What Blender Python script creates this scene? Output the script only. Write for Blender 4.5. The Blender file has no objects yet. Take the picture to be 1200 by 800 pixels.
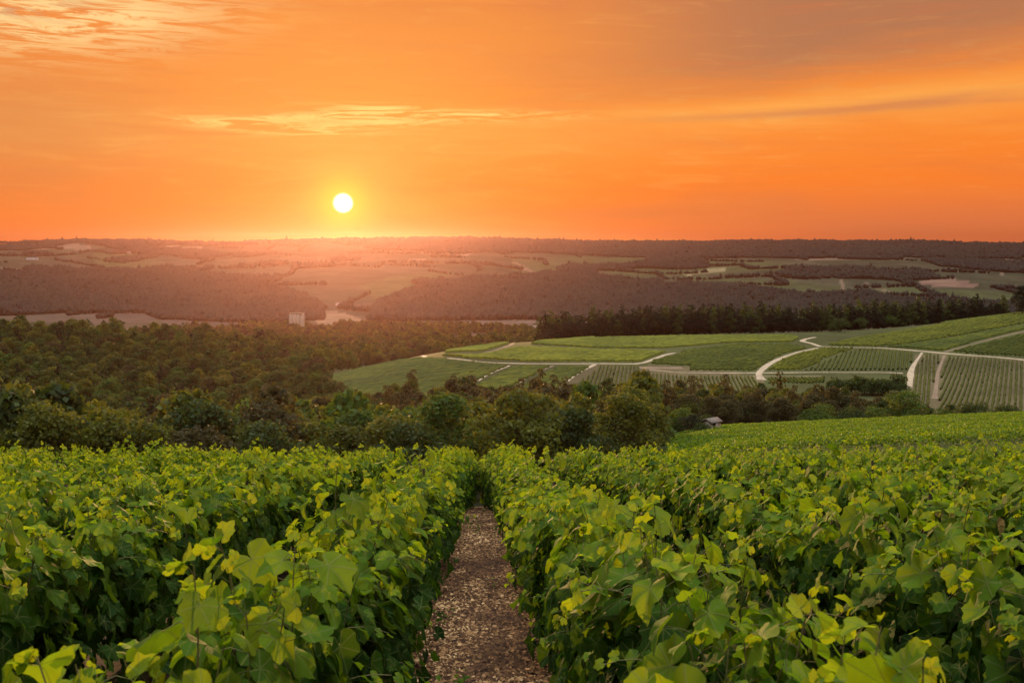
import bpy, math, random
import numpy as np
R = math.radians
F = 1200 * 35.0 / 36.0           # focal length in photo pixels (photo 1200 x 800)
PITCH = math.atan(115 / F)
CP, SP = math.cos(PITCH), math.sin(PITCH)
SC = bpy.context.scene
COL = SC.collection

def direction(px, py):            # world direction of a photo pixel, scaled so that y = 1
    xc = (px - 600) / F; yc = (400 - py) / F
    d = np.array([xc, CP + yc * SP, -SP + yc * CP])
    return d / d[1]

# ------------------------------------------------------------------ camera
cd = bpy.data.cameras.new('camera'); cam = bpy.data.objects.new('camera', cd); COL.objects.link(cam)
cd.lens = 35; cd.sensor_width = 36; cd.clip_start = 0.05; cd.clip_end = 30000
cam.location = (0, 0, 0); cam.rotation_euler = (R(90) - PITCH, 0, 0)
cd.dof.use_dof = True; cd.dof.focus_distance = 9.0; cd.dof.aperture_fstop = 7.1
SC.camera = cam
SC.view_settings.view_transform = 'Standard'; SC.view_settings.look = 'None'
SC.view_settings.exposure = 0.0; SC.view_settings.gamma = 1.0
SC.render.engine = 'CYCLES'
SC.cycles.max_bounces = 6; SC.cycles.diffuse_bounces = 2; SC.cycles.transmission_bounces = 4
SC.cycles.transparent_max_bounces = 4; SC.cycles.volume_bounces = 0
SC.cycles.use_denoising = True

# ------------------------------------------------------------------ world
SUNPX = (402, 238)
sd = direction(*SUNPX); sd = sd / np.linalg.norm(sd)
SUN_EL = math.asin(sd[2]); SUN_AZ = math.atan2(sd[0], sd[1])
AMBIENT = (2.65, 2.78, 2.95)      # upper sky, outside the picture, brightened as added fill from overhead

def lin(r, g, b):
    f = lambda c: (c / 255 / 12.92) if c / 255 <= 0.04045 else ((c / 255 + 0.055) / 1.055) ** 2.4
    return (f(r), f(g), f(b))

class E:                           # tiny expression wrapper over Math nodes
    def __init__(s, nt, v): s.nt = nt; s.v = v
    def op(s, o, *a):
        n = s.nt.nodes.new('ShaderNodeMath'); n.operation = o
        for i, q in enumerate((s,) + a):
            q = q.v if isinstance(q, E) else q
            if isinstance(q, (int, float)): n.inputs[i].default_value = q
            else: s.nt.links.new(q, n.inputs[i])
        return E(s.nt, n.outputs[0])
    def __add__(s, o): return s.op('ADD', o)
    def __sub__(s, o): return s.op('SUBTRACT', o)
    def __mul__(s, o): return s.op('MULTIPLY', o)
    def __truediv__(s, o): return s.op('DIVIDE', o)
    __radd__ = __add__; __rmul__ = __mul__
    def neg(s): return s * -1.0
    def exp(s): return s.op('EXPONENT')
    def abs(s): return s.op('ABSOLUTE')
    def clamp(s): return s.op('MINIMUM', 1.0).op('MAXIMUM', 0.0)
    def smooth(s, a, b):
        n = s.nt.nodes.new('ShaderNodeMapRange'); n.interpolation_type = 'SMOOTHSTEP'
        s.nt.links.new(s.v, n.inputs['Value']); n.inputs['From Min'].default_value = a; n.inputs['From Max'].default_value = b
        return E(s.nt, n.outputs['Result'])
def combine(nt, x, y, z):
    n = nt.nodes.new('ShaderNodeCombineXYZ')
    for i, q in enumerate((x, y, z)):
        if isinstance(q, E): nt.links.new(q.v, n.inputs[i])
        else: n.inputs[i].default_value = q
    return n.outputs[0]
def mixc(nt, fac, a, b, mode='MIX'):
    n = nt.nodes.new('ShaderNodeMix'); n.data_type = 'RGBA'; n.blend_type = mode
    for i, q in ((0, fac), (6, a), (7, b)):
        if isinstance(q, E): q = q.v
        if isinstance(q, (int, float)): n.inputs[i].default_value = q
        elif isinstance(q, tuple): n.inputs[i].default_value = (*q, 1) if len(q) == 3 else q
        else: nt.links.new(q, n.inputs[i])
    return n.outputs[2]
def noise(nt, vec, scale, detail=4, rough=0.55, dist=0.0):
    n = nt.nodes.new('ShaderNodeTexNoise'); n.inputs['Scale'].default_value = scale
    n.inputs['Detail'].default_value = detail; n.inputs['Roughness'].default_value = rough; n.inputs['Distortion'].default_value = dist
    if vec is not None: nt.links.new(vec, n.inputs['Vector'])
    return E(nt, n.outputs[0])
def ramp(nt, fac, stops):
    n = nt.nodes.new('ShaderNodeValToRGB'); cr = n.color_ramp
    while len(cr.elements) < len(stops): cr.elements.new(0.5)
    for e, (p, c) in zip(cr.elements, stops): e.position = p; e.color = (*c, 1)
    nt.links.new(fac.v if isinstance(fac, E) else fac, n.inputs[0]); return n.outputs[0]

world = bpy.data.worlds.new('World'); SC.world = world; world.use_nodes = True
nt = world.node_tree; nt.nodes.clear()
tc = nt.nodes.new('ShaderNodeTexCoord'); sep = nt.nodes.new('ShaderNodeSeparateXYZ')
nt.links.new(tc.outputs['Generated'], sep.inputs[0])
wx, wy, wz = (E(nt, sep.outputs[i]) for i in range(3))
az = wx.op('ARCTAN2', wy); el = wz.op('MINIMUM', 1.0).op('MAXIMUM', -1.0).op('ARCSINE')
def azel(px, py):
    d = direction(px, py); return math.atan2(d[0], d[1]), math.asin(d[2] / np.linalg.norm(d))
t = (el / (math.pi / 2)).op('MAXIMUM', 0.0).op('SQRT')
base = ramp(nt, t, [(0.0, lin(244, 116, 62)), (0.10, lin(252, 122, 50)), (0.19, lin(253, 126, 38)), (0.29, lin(250, 137, 44)),
                    (0.385, lin(235, 134, 60)), (0.47, lin(190, 125, 90)), (0.60, lin(140, 118, 115)), (1.0, lin(150, 140, 150))])
wv = combine(nt, az * 2.2, el * 16.0, 0.3)
n_wide = noise(nt, wv, 1.6, 3, 0.5, 0.3)
n_fine = noise(nt, combine(nt, az * 5.0, el * 36.0, 1.7), 2.6, 7, 0.64, 0.8)
n_wisp = noise(nt, combine(nt, az * 7.0, el * 75.0, 4.1), 2.0, 8, 0.68, 1.2)
def blob(px, py, wpx, hpx, tilt=0.0):   # soft region round a sky direction
    a0, e0 = azel(px, py)
    da = az - a0; de = (el - e0) - (az - a0) * tilt
    da = da / (wpx / F); de = de / (hpx / F)
    return (da * da + de * de).neg().exp()
col = base
n_broad = noise(nt, combine(nt, az * 2.0, el * 9.0, 7.7), 1.9, 4, 0.55, 0.5)
col = mixc(nt, n_broad.smooth(0.50, 0.72) * 0.45, col, lin(224, 122, 66))
col = mixc(nt, n_broad.smooth(0.48, 0.30) * 0.25, col, lin(255, 164, 70))
# darker smoky cloud bank upper right and a softer one on the left
bank = ((el - az * 0.11) + (n_wide - 0.5) * 0.05 + (n_fine - 0.5) * 0.03).smooth(0.098, 0.155) * az.smooth(-0.05, 0.30)
col = mixc(nt, bank, col, lin(182, 117, 78))
col = mixc(nt, (blob(20, 150, 230, 75) * 0.75 * (n_wide * 0.7 + 0.6)).clamp(), col, lin(208, 128, 76))
col = mixc(nt, blob(1150, 262, 330, 34) * 0.55, col, lin(205, 116, 78))
# bright band below the bank on the right
bandr = blob(1130, 108, 330, 17, 0.07) + blob(880, 128, 200, 9, 0.03) * 0.6
col = mixc(nt, (bandr * (n_fine * 1.3 + 0.25)).clamp() * 0.75, col, lin(255, 172, 78))
col = mixc(nt, ((blob(1090, 118, 90, 6, 0.05) + blob(930, 133, 210, 4.5, 0.02)) * (n_fine * 1.6)).clamp() * 0.8, col, lin(214, 128, 76))
# luminous area above the sun and top-left cloud
col = mixc(nt, blob(420, 100, 280, 100) * 0.4, col, lin(255, 168, 74))
col = mixc(nt, (blob(430, 165, 420, 30) * (n_fine * 1.5)).clamp() * 0.42, col, lin(255, 180, 86))
tl = blob(70, 20, 150, 34, 0.10) * n_wisp.smooth(0.40, 0.56)
col = mixc(nt, (tl * 1.3).clamp() * 0.95, col, lin(255, 212, 140))
col = mixc(nt, (blob(15, 0, 60, 20) * n_fine.smooth(0.45, 0.6)) * 0.8, col, lin(205, 150, 112))
w1 = (blob(400, 141, 150, 6.5, 0.03) * 1.5 + blob(440, 131, 50, 8, 0.0) * 1.1 + blob(355, 153, 80, 6) * 0.9 + blob(560, 135, 120, 5, -0.01) * 0.6) * n_wisp.smooth(0.43, 0.58)
col = mixc(nt, (w1 * 1.25).clamp() * (n_fine * 1.5).clamp() * 0.95, col, lin(255, 222, 128))
streak = n_fine.smooth(0.52, 0.70) * el.smooth(0.02, 0.06)
col = mixc(nt, streak * 0.15, col, lin(255, 184, 96))
streak2 = noise(nt, combine(nt, az * 3.0, el * 60.0, 9.7), 2.0, 5, 0.6, 0.4).smooth(0.52, 0.72)
col = mixc(nt, streak2 * 0.22, col, lin(222, 112, 60))
# aureole and disc
dotn = nt.nodes.new('ShaderNodeVectorMath'); dotn.operation = 'DOT_PRODUCT'
nt.links.new(tc.outputs['Generated'], dotn.inputs[0]); dotn.inputs[1].default_value = tuple(float(v) for v in sd)
ang = E(nt, dotn.outputs['Value']).op('MINIMUM', 1.0).op('ARCCOSINE')
g1 = ((ang / R(5.6)) * (ang / R(5.6))).neg().exp(); g2 = ((ang / R(2.3)) * (ang / R(2.3))).neg().exp(); g3 = ((ang / R(1.25)) * (ang / R(1.25))).neg().exp()
col = mixc(nt, g1 * 0.22, col, lin(255, 176, 78))
col = mixc(nt, g2 * 0.38, col, lin(255, 205, 100))
col = mixc(nt, g3 * 0.85, col, lin(255, 222, 70))
disc = ang.smooth(R(0.62), R(0.44))
col = mixc(nt, disc, col, (1.5, 1.45, 1.15))
# upper sky (above the picture) and the sky behind the camera: unseen, shaped for top-down fill, bright zenith and dim rear
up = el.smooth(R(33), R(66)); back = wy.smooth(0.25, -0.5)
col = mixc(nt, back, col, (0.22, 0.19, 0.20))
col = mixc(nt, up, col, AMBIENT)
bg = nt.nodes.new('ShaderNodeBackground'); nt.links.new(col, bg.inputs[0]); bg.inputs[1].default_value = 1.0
sky = nt.nodes.new('ShaderNodeTexSky'); sky.sky_type = 'NISHITA'; sky.sun_disc = False
sky.sun_elevation = SUN_EL; sky.sun_rotation = SUN_AZ
bg2 = nt.nodes.new('ShaderNodeBackground'); nt.links.new(sky.outputs[0], bg2.inputs[0]); bg2.inputs[1].default_value = 0.006
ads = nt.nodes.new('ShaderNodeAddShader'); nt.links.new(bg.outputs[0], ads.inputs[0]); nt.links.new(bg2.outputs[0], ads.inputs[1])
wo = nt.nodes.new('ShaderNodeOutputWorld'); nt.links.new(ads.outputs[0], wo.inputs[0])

# ------------------------------------------------------------------ sun
sl = bpy.data.lights.new('sun', 'SUN'); sl.energy = 4.5; sl.angle = R(0.6); sl.color = (1.0, 0.53, 0.21)
so = bpy.data.objects.new('sun', sl); COL.objects.link(so)
so.rotation_euler = (R(90) - SUN_EL, 0, math.pi - SUN_AZ)

# ------------------------------------------------------------------ helpers
def tag(o, label=None, cat=None, group=None, kind=None):
    if label: o['label'] = label
    if cat: o['category'] = cat
    if group: o['group'] = group
    if kind: o['kind'] = kind
    return o
def empty(name, loc=(0, 0, 0), rz=0.0):
    o = bpy.data.objects.new(name, None); COL.objects.link(o); o.location = loc; o.rotation_euler = (0, 0, rz); o.empty_display_size = 0.2
    return o
def mesh_data(name, V, FS, mat, attrs=None, smooth=False):
    """FS: list of int arrays (n,k), one per polygon size"""
    V = np.ascontiguousarray(V, dtype=np.float32); me = bpy.data.meshes.new(name)
    FS = [np.asarray(f, dtype=np.int32) for f in FS if len(f)]
    loops = np.concatenate([f.ravel() for f in FS]); tot = np.concatenate([np.full(len(f), f.shape[1], np.int32) for f in FS])
    st = np.concatenate([[0], np.cumsum(tot)[:-1]]).astype(np.int32)
    me.vertices.add(len(V)); me.vertices.foreach_set('co', V.ravel())
    me.loops.add(len(loops)); me.loops.foreach_set('vertex_index', loops)
    me.polygons.add(len(tot)); me.polygons.foreach_set('loop_start', st); me.polygons.foreach_set('loop_total', tot)
    me.update(calc_edges=True)
    if smooth: me.polygons.foreach_set('use_smooth', np.ones(len(tot), bool))
    for k, (ty, a) in (attrs or {}).items():
        at = me.attributes.new(k, ty, 'POINT'); a = np.ascontiguousarray(a, dtype=np.float32)
        at.data.foreach_set({'FLOAT': 'value', 'FLOAT_VECTOR': 'vector', 'FLOAT_COLOR': 'color'}[ty], a.ravel())
    if mat: me.materials.append(mat)
    me.validate()
    return me
def link(name, me, parent=None):
    o = bpy.data.objects.new(name, me); COL.objects.link(o)
    if parent is not None: o.parent = parent
    return o
def new_mat(name):
    m = bpy.data.materials.new(name); m.use_nodes = True; n = m.node_tree; n.nodes.clear()
    return m, n
def out_surface(n, sh, disp=None):
    o = n.nodes.new('ShaderNodeOutputMaterial'); n.links.new(sh, o.inputs['Surface'])
def principled(n, color, rough=0.8, spec=0.3, normal=None):
    p = n.nodes.new('ShaderNodeBsdfPrincipled'); p.inputs['Roughness'].default_value = rough if not hasattr(rough, 'links') else 0.5
    p.inputs['Specular IOR Level'].default_value = spec
    if isinstance(color, tuple): p.inputs['Base Color'].default_value = (*color, 1)
    else: n.links.new(color, p.inputs['Base Color'])
    if normal is not None: n.links.new(normal, p.inputs['Normal'])
    return p.outputs[0]
def attr(n, name, out='Fac'):
    a = n.nodes.new('ShaderNodeAttribute'); a.attribute_name = name; return a.outputs[out]
def simple_mat(name, a, b, scale=3.0, rough=0.85, bump=0.0):
    m, n = new_mat(name); tcn = n.nodes.new('ShaderNodeTexCoord')
    f = noise(n, tcn.outputs['Object'], scale, 5, 0.6)
    c = ramp(n, f, [(0.3, a), (0.7, b)]); nrm = None
    if bump:
        bn = n.nodes.new('ShaderNodeBump'); bn.inputs['Strength'].default_value = bump; n.links.new(f.v, bn.inputs['Height']); nrm = bn.outputs[0]
    out_surface(n, principled(n, c, rough, 0.2, nrm)); return m
def leaf_mat(name, stops, tstops, trans=0.4, rough=0.45, spec=0.35, veins=False):
    m, n = new_mat(name)
    if veins:
        a = n.nodes.new('ShaderNodeAttribute'); a.attribute_name = 'luv'
        s = n.nodes.new('ShaderNodeSeparateXYZ'); n.links.new(a.outputs['Vector'], s.inputs[0])
        x, y, age = (E(n, s.outputs[i]) for i in range(3))
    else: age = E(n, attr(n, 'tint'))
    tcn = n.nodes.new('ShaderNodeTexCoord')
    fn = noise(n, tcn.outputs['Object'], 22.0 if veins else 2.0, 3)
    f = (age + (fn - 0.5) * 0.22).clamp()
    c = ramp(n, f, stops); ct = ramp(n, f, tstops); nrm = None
    if veins:
        th = x.op('ARCTAN2', y); r = (x * x + y * y).op('SQRT')
        v1 = ((th + 2.62).op('PINGPONG', 0.4365) * r)            # rays from the petiole
        vein = v1.smooth(0.045, 0.008)
        side = ((r * 7.0 + th.abs() * 1.2).op('PINGPONG', 0.5)).smooth(0.10, 0.0) * 0.35
        vv = vein.op('MAXIMUM', side)
        c = mixc(n, vv * 0.55, c, (0.20, 0.24, 0.07)); ct = mixc(n, vv * 0.45, ct, (0.10, 0.14, 0.02))
        bn = n.nodes.new('ShaderNodeBump'); bn.inputs['Strength'].default_value = 0.35; bn.inputs['Distance'].default_value = 0.004
        n.links.new((fn * 0.7 - vv).v, bn.inputs['Height']); nrm = bn.outputs[0]
    p = principled(n, c, rough, spec, nrm)
    tr = n.nodes.new('ShaderNodeBsdfTranslucent'); n.links.new(ct, tr.inputs['Color'])
    mx = n.nodes.new('ShaderNodeMixShader'); mx.inputs[0].default_value = trans
    n.links.new(p, mx.inputs[1]); n.links.new(tr.outputs[0], mx.inputs[2]); out_surface(n, mx.outputs[0]); return m

def in_poly(px, py, poly):
    P = np.asarray(poly, float); inside = np.zeros(np.shape(px), bool); j = len(P) - 1
    for i in range(len(P)):
        xi, yi = P[i]; xj, yj = P[j]
        if yi != yj:
            c = ((yi > py) != (yj > py)) & (px < (xj - xi) * (py - yi) / (yj - yi) + xi); inside ^= c
        j = i
    return inside

# ------------------------------------------------------------------ terrain
SL = 0.1885                                                   # slope of the near field
rnoise = np.random.default_rng(5)
def vnoise(x, y, seed=0):                                     # cheap smooth value noise
    rg = np.random.default_rng(seed).random((64, 64)); xi = np.floor(x).astype(int); yi = np.floor(y).astype(int)
    fx = x - xi; fy = y - yi; fx = fx * fx * (3 - 2 * fx); fy = fy * fy * (3 - 2 * fy)
    g = lambda a, b: rg[a % 64, b % 64]
    return (g(xi, yi) * (1 - fx) * (1 - fy) + g(xi + 1, yi) * fx * (1 - fy) + g(xi, yi + 1) * (1 - fx) * fy + g(xi + 1, yi + 1) * fx * fy) * 2 - 1
DT = [24, 40, 60, 90, 130, 175, 200, 260, 300, 350, 400, 450, 500, 560, 600, 650, 680, 800, 1100, 1800]
CT = {
 -200: [-6.2, -10.8, -17.5, -27, -38, -48, -53, -62, -65, -68, -69, -69, -69, -67, -65, -61, -61, -72, -110, -157],
 0:    [-6.2, -10.8, -17.5, -27, -38, -48, -53, -62, -65, -68, -69, -69, -68, -66, -64, -61, -61, -74, -112, -157],
 200:  [-6.2, -10.8, -17.3, -26.5, -36.5, -46, -51, -60, -64, -67, -69, -69, -69, -68, -67, -66, -66, -78, -114, -156],
 300:  [-6.2, -10.8, -17.1, -26, -35.5, -45, -50, -59, -63, -66, -68, -69, -70, -70, -71, -72, -73, -84, -116, -156],
 400:  [-6.2, -10.8, -17, -25.5, -34, -43.5, -48.5, -54, -56.5, -61, -65, -64, -66, -74, -80, -86, -90, -99, -118, -155],
 500:  [-6.2, -10.8, -16.8, -25, -33, -42.5, -47.5, -52.5, -54.5, -58.5, -61, -59, -58, -61, -67, -78, -83, -98, -117, -155],
 600:  [-6.2, -10.7, -16.5, -24.5, -32.5, -42, -47, -51.5, -54, -59, -61, -59, -57.5, -57, -58, -66, -72, -95, -116, -155],
 700:  [-6.1, -10.4, -16, -23.5, -31.5, -40.5, -45.5, -51, -54, -59.5, -62, -60, -58, -58.5, -59, -60.5, -63, -85, -116, -155],
 800:  [-6.0, -9.5, -13.9, -19.3, -26.4, -33.4, -38, -50, -55, -60, -62.5, -61, -59, -59, -59.5, -60.5, -62, -80, -116, -155],
 1000: [-5.8, -9.2, -13.5, -18.5, -25.3, -32.3, -36.4, -50, -55, -60, -63, -62, -60, -57.5, -57.5, -58, -59, -75, -115, -155],
 1100: [-5.7, -9.1, -13.4, -18.2, -24.8, -31.7, -35.6, -49, -55, -60, -62, -61, -58, -54.5, -54, -53, -54, -72, -114, -155],
 1200: [-5.6, -9.0, -13.3, -17.9, -24.2, -31, -34.9, -48, -55, -60, -60.5, -58, -53, -49, -47, -45.7, -46, -66, -112, -155],
 1400: [-5.4, -8.8, -13, -17.5, -23.5, -30, -34, -46, -54, -59, -59, -55, -49, -42, -39, -36, -36, -60, -110, -155],
}
SKY = [(-300, 281), (0, 281.5), (60, 280), (150, 278.5), (210, 282), (250, 282.5), (330, 280), (400, 278.5), (500, 276.5), (580, 277), (650, 279.5),
       (720, 281.5), (800, 281), (900, 280), (1000, 280.5), (1080, 280.5), (1130, 282.5), (1200, 284.5), (1500, 286)]
FARD = [2000, 2500, 3000, 3500, 4000, 4500, 5000, 5500, 5900]; FARP = [380, 367, 347, 329, 315, 305, 297, 290, 0]
UG = np.arange(-200, 1401, 10.0); LG = np.arange(math.log(24), math.log(9500), 0.01)
def build_table():
    D = np.exp(LG); cols = sorted(CT); T = np.zeros((len(UG), len(LG)))
    near = np.array([np.interp(D, DT, CT[c]) for c in cols])
    for i, u in enumerate(UG):
        zn = np.array([np.interp(u, cols, near[:, k]) for k in range(len(D))])
        sk = np.interp(u, [a for a, b in SKY], [b for a, b in SKY]) + 2.2
        pf = np.array(FARP, float); pf[-1] = sk
        pf[-2] = max(pf[-2], sk + 3); w = np.array([0, 0, 1, 1, 1, 1, .6, .3, 0.0])
        pf = pf + w * (4.0 * math.sin(u / 95.0) + 3.0 * math.sin(u / 41.0 + 1.3) * np.array([0, 0, .4, 1, .2, -1, -.6, 0, 0]) + 4 * np.sin(u / 160.0 + np.arange(9)))
        zf = -(pf - 285) / F * np.array(FARD)
        dd = [1800] + FARD + [6300, 7500, 9500]; zz = [-155] + list(zf) + [zf[-1] - 10, -80, -120]
        T[i] = np.where(D <= 1800, zn, np.interp(D, dd, zz))
    def blur(A, s, axis):
        k = np.exp(-0.5 * (np.arange(-3 * s, 3 * s + 1) / s) ** 2); k /= k.sum(); p = [(0, 0), (0, 0)]; p[axis] = (3 * s, 3 * s)
        B = np.pad(A, p, 'edge'); return np.apply_along_axis(lambda v: np.convolve(v, k, 'valid'), axis, B)
    T = blur(blur(T, 3, 1), 3, 0)
    # keep the skyline crisp along azimuth
    return T
TAB = build_table()
def H(x, y):
    x = np.asarray(x, float); y = np.asarray(y, float)
    r = np.hypot(x, y); a = np.arctan2(x, y); D = r * np.cos(np.minimum(np.abs(a), R(35)))
    u = np.clip(600 + F * np.tan(np.clip(a, -R(50), R(50))), -200, 1399.9); Dc = np.clip(D, 24.01, 9400)
    fu = (u - UG[0]) / 10; fl = (np.log(Dc) - LG[0]) / 0.01
    iu = np.clip(fu.astype(int), 0, len(UG) - 2); il = np.clip(fl.astype(int), 0, len(LG) - 2); fu = fu - iu; fl = fl - il
    z = (TAB[iu, il] * (1 - fu) * (1 - fl) + TAB[iu + 1, il] * fu * (1 - fl) + TAB[iu, il + 1] * (1 - fu) * fl + TAB[iu + 1, il + 1] * fu * fl)
    amp = np.interp(Dc, [24, 100, 700, 2500, 4000, 5600, 6500], [0, .3, .8, 6, 9, 3, 3])
    z = z + amp * (vnoise(x / 330 + 7, y / 420 + 3, 2) * 0.8 + vnoise(x / 140, y / 170, 3) * 0.25)
    yy = y; plane = -1.6 - SL * yy + 0.019 * np.clip(x, 0, 30) - 0.002 * np.clip(x, -40, 0) - 0.0042 * np.clip(yy - 14, 0, 40) ** 2 + 0.012 * vnoise(x * 1.3, y * 1.1, 9)
    w = np.clip((D - 21) / 17, 0, 1); w = w * w * (3 - 2 * w)
    w = np.where(y < 0, 0, w)
    return plane * (1 - w) + z * w
MARCH = np.exp(np.linspace(math.log(3), math.log(9000), 2600))
def drop(px, py):                                             # photo pixel -> point on the terrain
    d = direction(px, py); z = H(d[0] * MARCH, MARCH); k = np.nonzero(d[2] * MARCH <= z)[0]
    if len(k) == 0 : k = [len(MARCH) - 1]
    D = MARCH[k[0]]
    return np.array([d[0] * D, D, float(H(d[0] * D, D))])
def project(x, y, z):
    dep = y * CP - z * SP; return 600 + F * x / dep, 400 - F * (y * SP + z * CP) / dep

# ground sheet: polar grid, finer inside the view
aa = np.concatenate([np.linspace(-math.pi, -R(34), 60)[:-1], np.linspace(-R(34), R(34), 760), np.linspace(R(34), math.pi, 60)[1:-1]])
rr = np.exp(np.linspace(math.log(0.35), math.log(6450), 540))
A2, R2 = np.meshgrid(aa, rr, indexing='ij'); GX = R2 * np.sin(A2); GY = R2 * np.cos(A2); GZ = H(GX, GY)
na, nr = A2.shape
V = np.stack([GX, GY, GZ], -1).reshape(-1, 3); V = np.vstack([V, [[0, 0, float(H(0, 0.01))]]])
ii, jj = np.meshgrid(np.arange(na), np.arange(nr - 1), indexing='ij'); i2 = (ii + 1) % na
quads = np.stack([ii * nr + jj, ii * nr + jj + 1, i2 * nr + jj + 1, i2 * nr + jj], -1).reshape(-1, 4)
ia = np.arange(na); tris = np.stack([np.full(na, na * nr), ia * nr, ((ia + 1) % na) * nr], -1)
SOIL = (0.055, 0.036, 0.022); FLOOR = (0.045, 0.05, 0.022); MEADOW = (0.10, 0.12, 0.045); VINEY = (0.050, 0.062, 0.034); STRAW = (0.20, 0.15, 0.10)
gx, gy, gz = V[:, 0], V[:, 1], V[:, 2]; GD = np.hypot(gx, gy)
gpx, gpy = project(gx, np.maximum(gy, 0.5), gz)
gc = np.zeros((len(V), 4)); gc[:, 3] = 1; gc[:, :3] = SOIL
m = (GD > 45) & (GD < 340); gc[m, :3] = FLOOR
m = (GD > 45) & (GD < 235) & (gpx > 775); gc[m, :3] = (0.045, 0.065, 0.018)
m = (GD >= 340) & (GD < 760); gc[m, :3] = (0.085, 0.095, 0.035)
m = (GD >= 350) & (GD < 760) & (gpx < 392); gc[m, :3] = FLOOR
m = (GD >= 760); gc[m, :3] = VINEY
m = (GD >= 1750) & (GD < 2700); gc[m, :3] = (0.07, 0.065, 0.04)
FAR_FIELDS = [   # (colour, outline) on the far slopes
 (STRAW, [(-60, 285.5), (60, 286), (105, 286.5), (107, 293), (50, 292), (-60, 291)]),
 (STRAW, [(162, 288), (200, 288), (236, 289), (234, 293), (165, 291.5)]),
 (STRAW, [(560, 287.5), (610, 289.5), (609, 293), (562, 290.5)]),
 (STRAW, [(-60, 313), (0, 313.5), (60, 316), (110, 318), (170, 321), (110, 321.5), (0, 317), (-60, 316)]),
 ((0.068, 0.088, 0.036), [(108, 297), (160, 297), (225, 322), (160, 323), (112, 312)]),
 ((0.068, 0.088, 0.036), [(600, 303), (650, 306), (735, 328), (690, 331), (600, 327)]),
 (STRAW, [(598, 306), (603, 306), (634, 322), (630, 324.5), (612, 315)]),
 ((0.10, 0.08, 0.06), [(30, 369), (90, 366), (176, 364), (184, 377), (120, 380), (30, 376)]),
 ((0.09, 0.072, 0.056), [(186, 375), (260, 373), (335, 373), (350, 392), (220, 392)]),
 ((0.26, 0.18, 0.11), [(362, 361), (400, 366), (448, 381), (400, 388), (372, 380)]),
 ((0.13, 0.10, 0.075), [(455, 379), (540, 377), (640, 374), (640, 392), (470, 394)]),
 ((0.068, 0.088, 0.036), [(420, 335), (470, 322), (540, 318), (440, 350)]),
 ((0.068, 0.088, 0.036), [(640, 300), (900, 306), (960, 313), (840, 320), (740, 326), (660, 306)]),
 ((0.068, 0.088, 0.036), [(800, 322), (930, 330), (1060, 345), (960, 346), (840, 331), (790, 328)]),
 ((0.068, 0.088, 0.036), [(1030, 335), (1200, 344), (1210, 352), (1120, 350), (1020, 342)]),
 ((0.22, 0.14, 0.10), [(1074, 329), (1100, 326), (1130, 328), (1152, 336), (1110, 337), (1080, 334)]),
 (STRAW, [(930, 303), (1000, 302), (1010, 304), (935, 305)]), (STRAW, [(1110, 302), (1190, 303), (1190, 305), (1112, 304)]),
 (STRAW, [(1184, 305), (1190, 305), (1174, 322), (1169, 322)]), (STRAW, [(983, 327), (987, 327), (990, 340), (986, 340)]),
 (STRAW, [(1010, 331), (1014, 331), (1050, 344), (1046, 345)]), (STRAW, [(1080, 336), (1085, 336), (1094, 350), (1088, 351)]),
 ((0.30, 0.27, 0.14), [(800, 320), (850, 314), (853, 316), (805, 323)]), (STRAW, [(480, 303), (500, 303), (500, 305), (480, 306)]),
 (STRAW, [(535, 297), (552, 297), (552, 299.5), (535, 299)]),
]
far = GD > 1500
cx_ = np.floor((gx + 90 * vnoise(gx / 400, gy / 500, 61)) / 190).astype(int); cy_ = np.floor((gy + 0.5 * gx + 120 * vnoise(gx / 500, gy / 400, 62)) / 260).astype(int)
hsh = np.random.default_rng(63).random((97, 89)); cell = hsh[cx_ % 97, cy_ % 89]; k = GD > 2400
gc[k, 0] *= 0.65 + 0.9 * cell[k]; gc[k, 1] *= 0.75 + 0.55 * cell[k]; gc[k, 2] *= 0.7 + 0.7 * cell[k]
for poly in ([(1072, 414), (1230, 424), (1230, 500), (1066, 490)], [(660, 429), (800, 429), (895, 441), (895, 466), (650, 466)]):
    k = (GD > 340) & (GD < 620) & in_poly(gpx, gpy, poly); gc[k, :3] = (0.15, 0.125, 0.065)
for c, poly in FAR_FIELDS:
    wig = vnoise(gx / 60, gy / 60, 11) * 0.7
    k = far & in_poly(gpx + wig * 2, gpy + wig * 0.5, poly); gc[k, :3] = c
def ground_mat():
    m, n = new_mat('ground'); c = attr(n, 'field', 'Color'); tcn = n.nodes.new('ShaderNodeTexCoord'); P = tcn.outputs['Object']
    f = noise(n, P, 0.012, 8, 0.6); g = noise(n, P, 9.0, 6, 0.65); h = noise(n, P, 0.25, 4)
    c = mixc(n, 1.0, c, ramp(n, f, [(0.35, (0.72, 0.72, 0.72)), (0.65, (1.2, 1.2, 1.2))]), 'MULTIPLY')
    c = mixc(n, 1.0, c, ramp(n, g, [(0.3, (0.6, 0.55, 0.5)), (0.7, (1.35, 1.35, 1.35))]), 'MULTIPLY')
    c = mixc(n, 0.6, c, ramp(n, h, [(0.3, (0.8, 0.8, 0.8)), (0.7, (1.15, 1.15, 1.1))]), 'MULTIPLY')
    b = n.nodes.new('ShaderNodeBump'); b.inputs['Strength'].default_value = 0.6; b.inputs['Distance'].default_value = 0.04; n.links.new(g.v, b.inputs['Height'])
    out_surface(n, principled(n, c, 0.95, 0.1, b.outputs[0])); return m
ground = link('ground', mesh_data('ground', V, [quads, tris], ground_mat(), {'field': ('FLOAT_COLOR', gc)}, True)); tag(ground, kind='structure')

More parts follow.
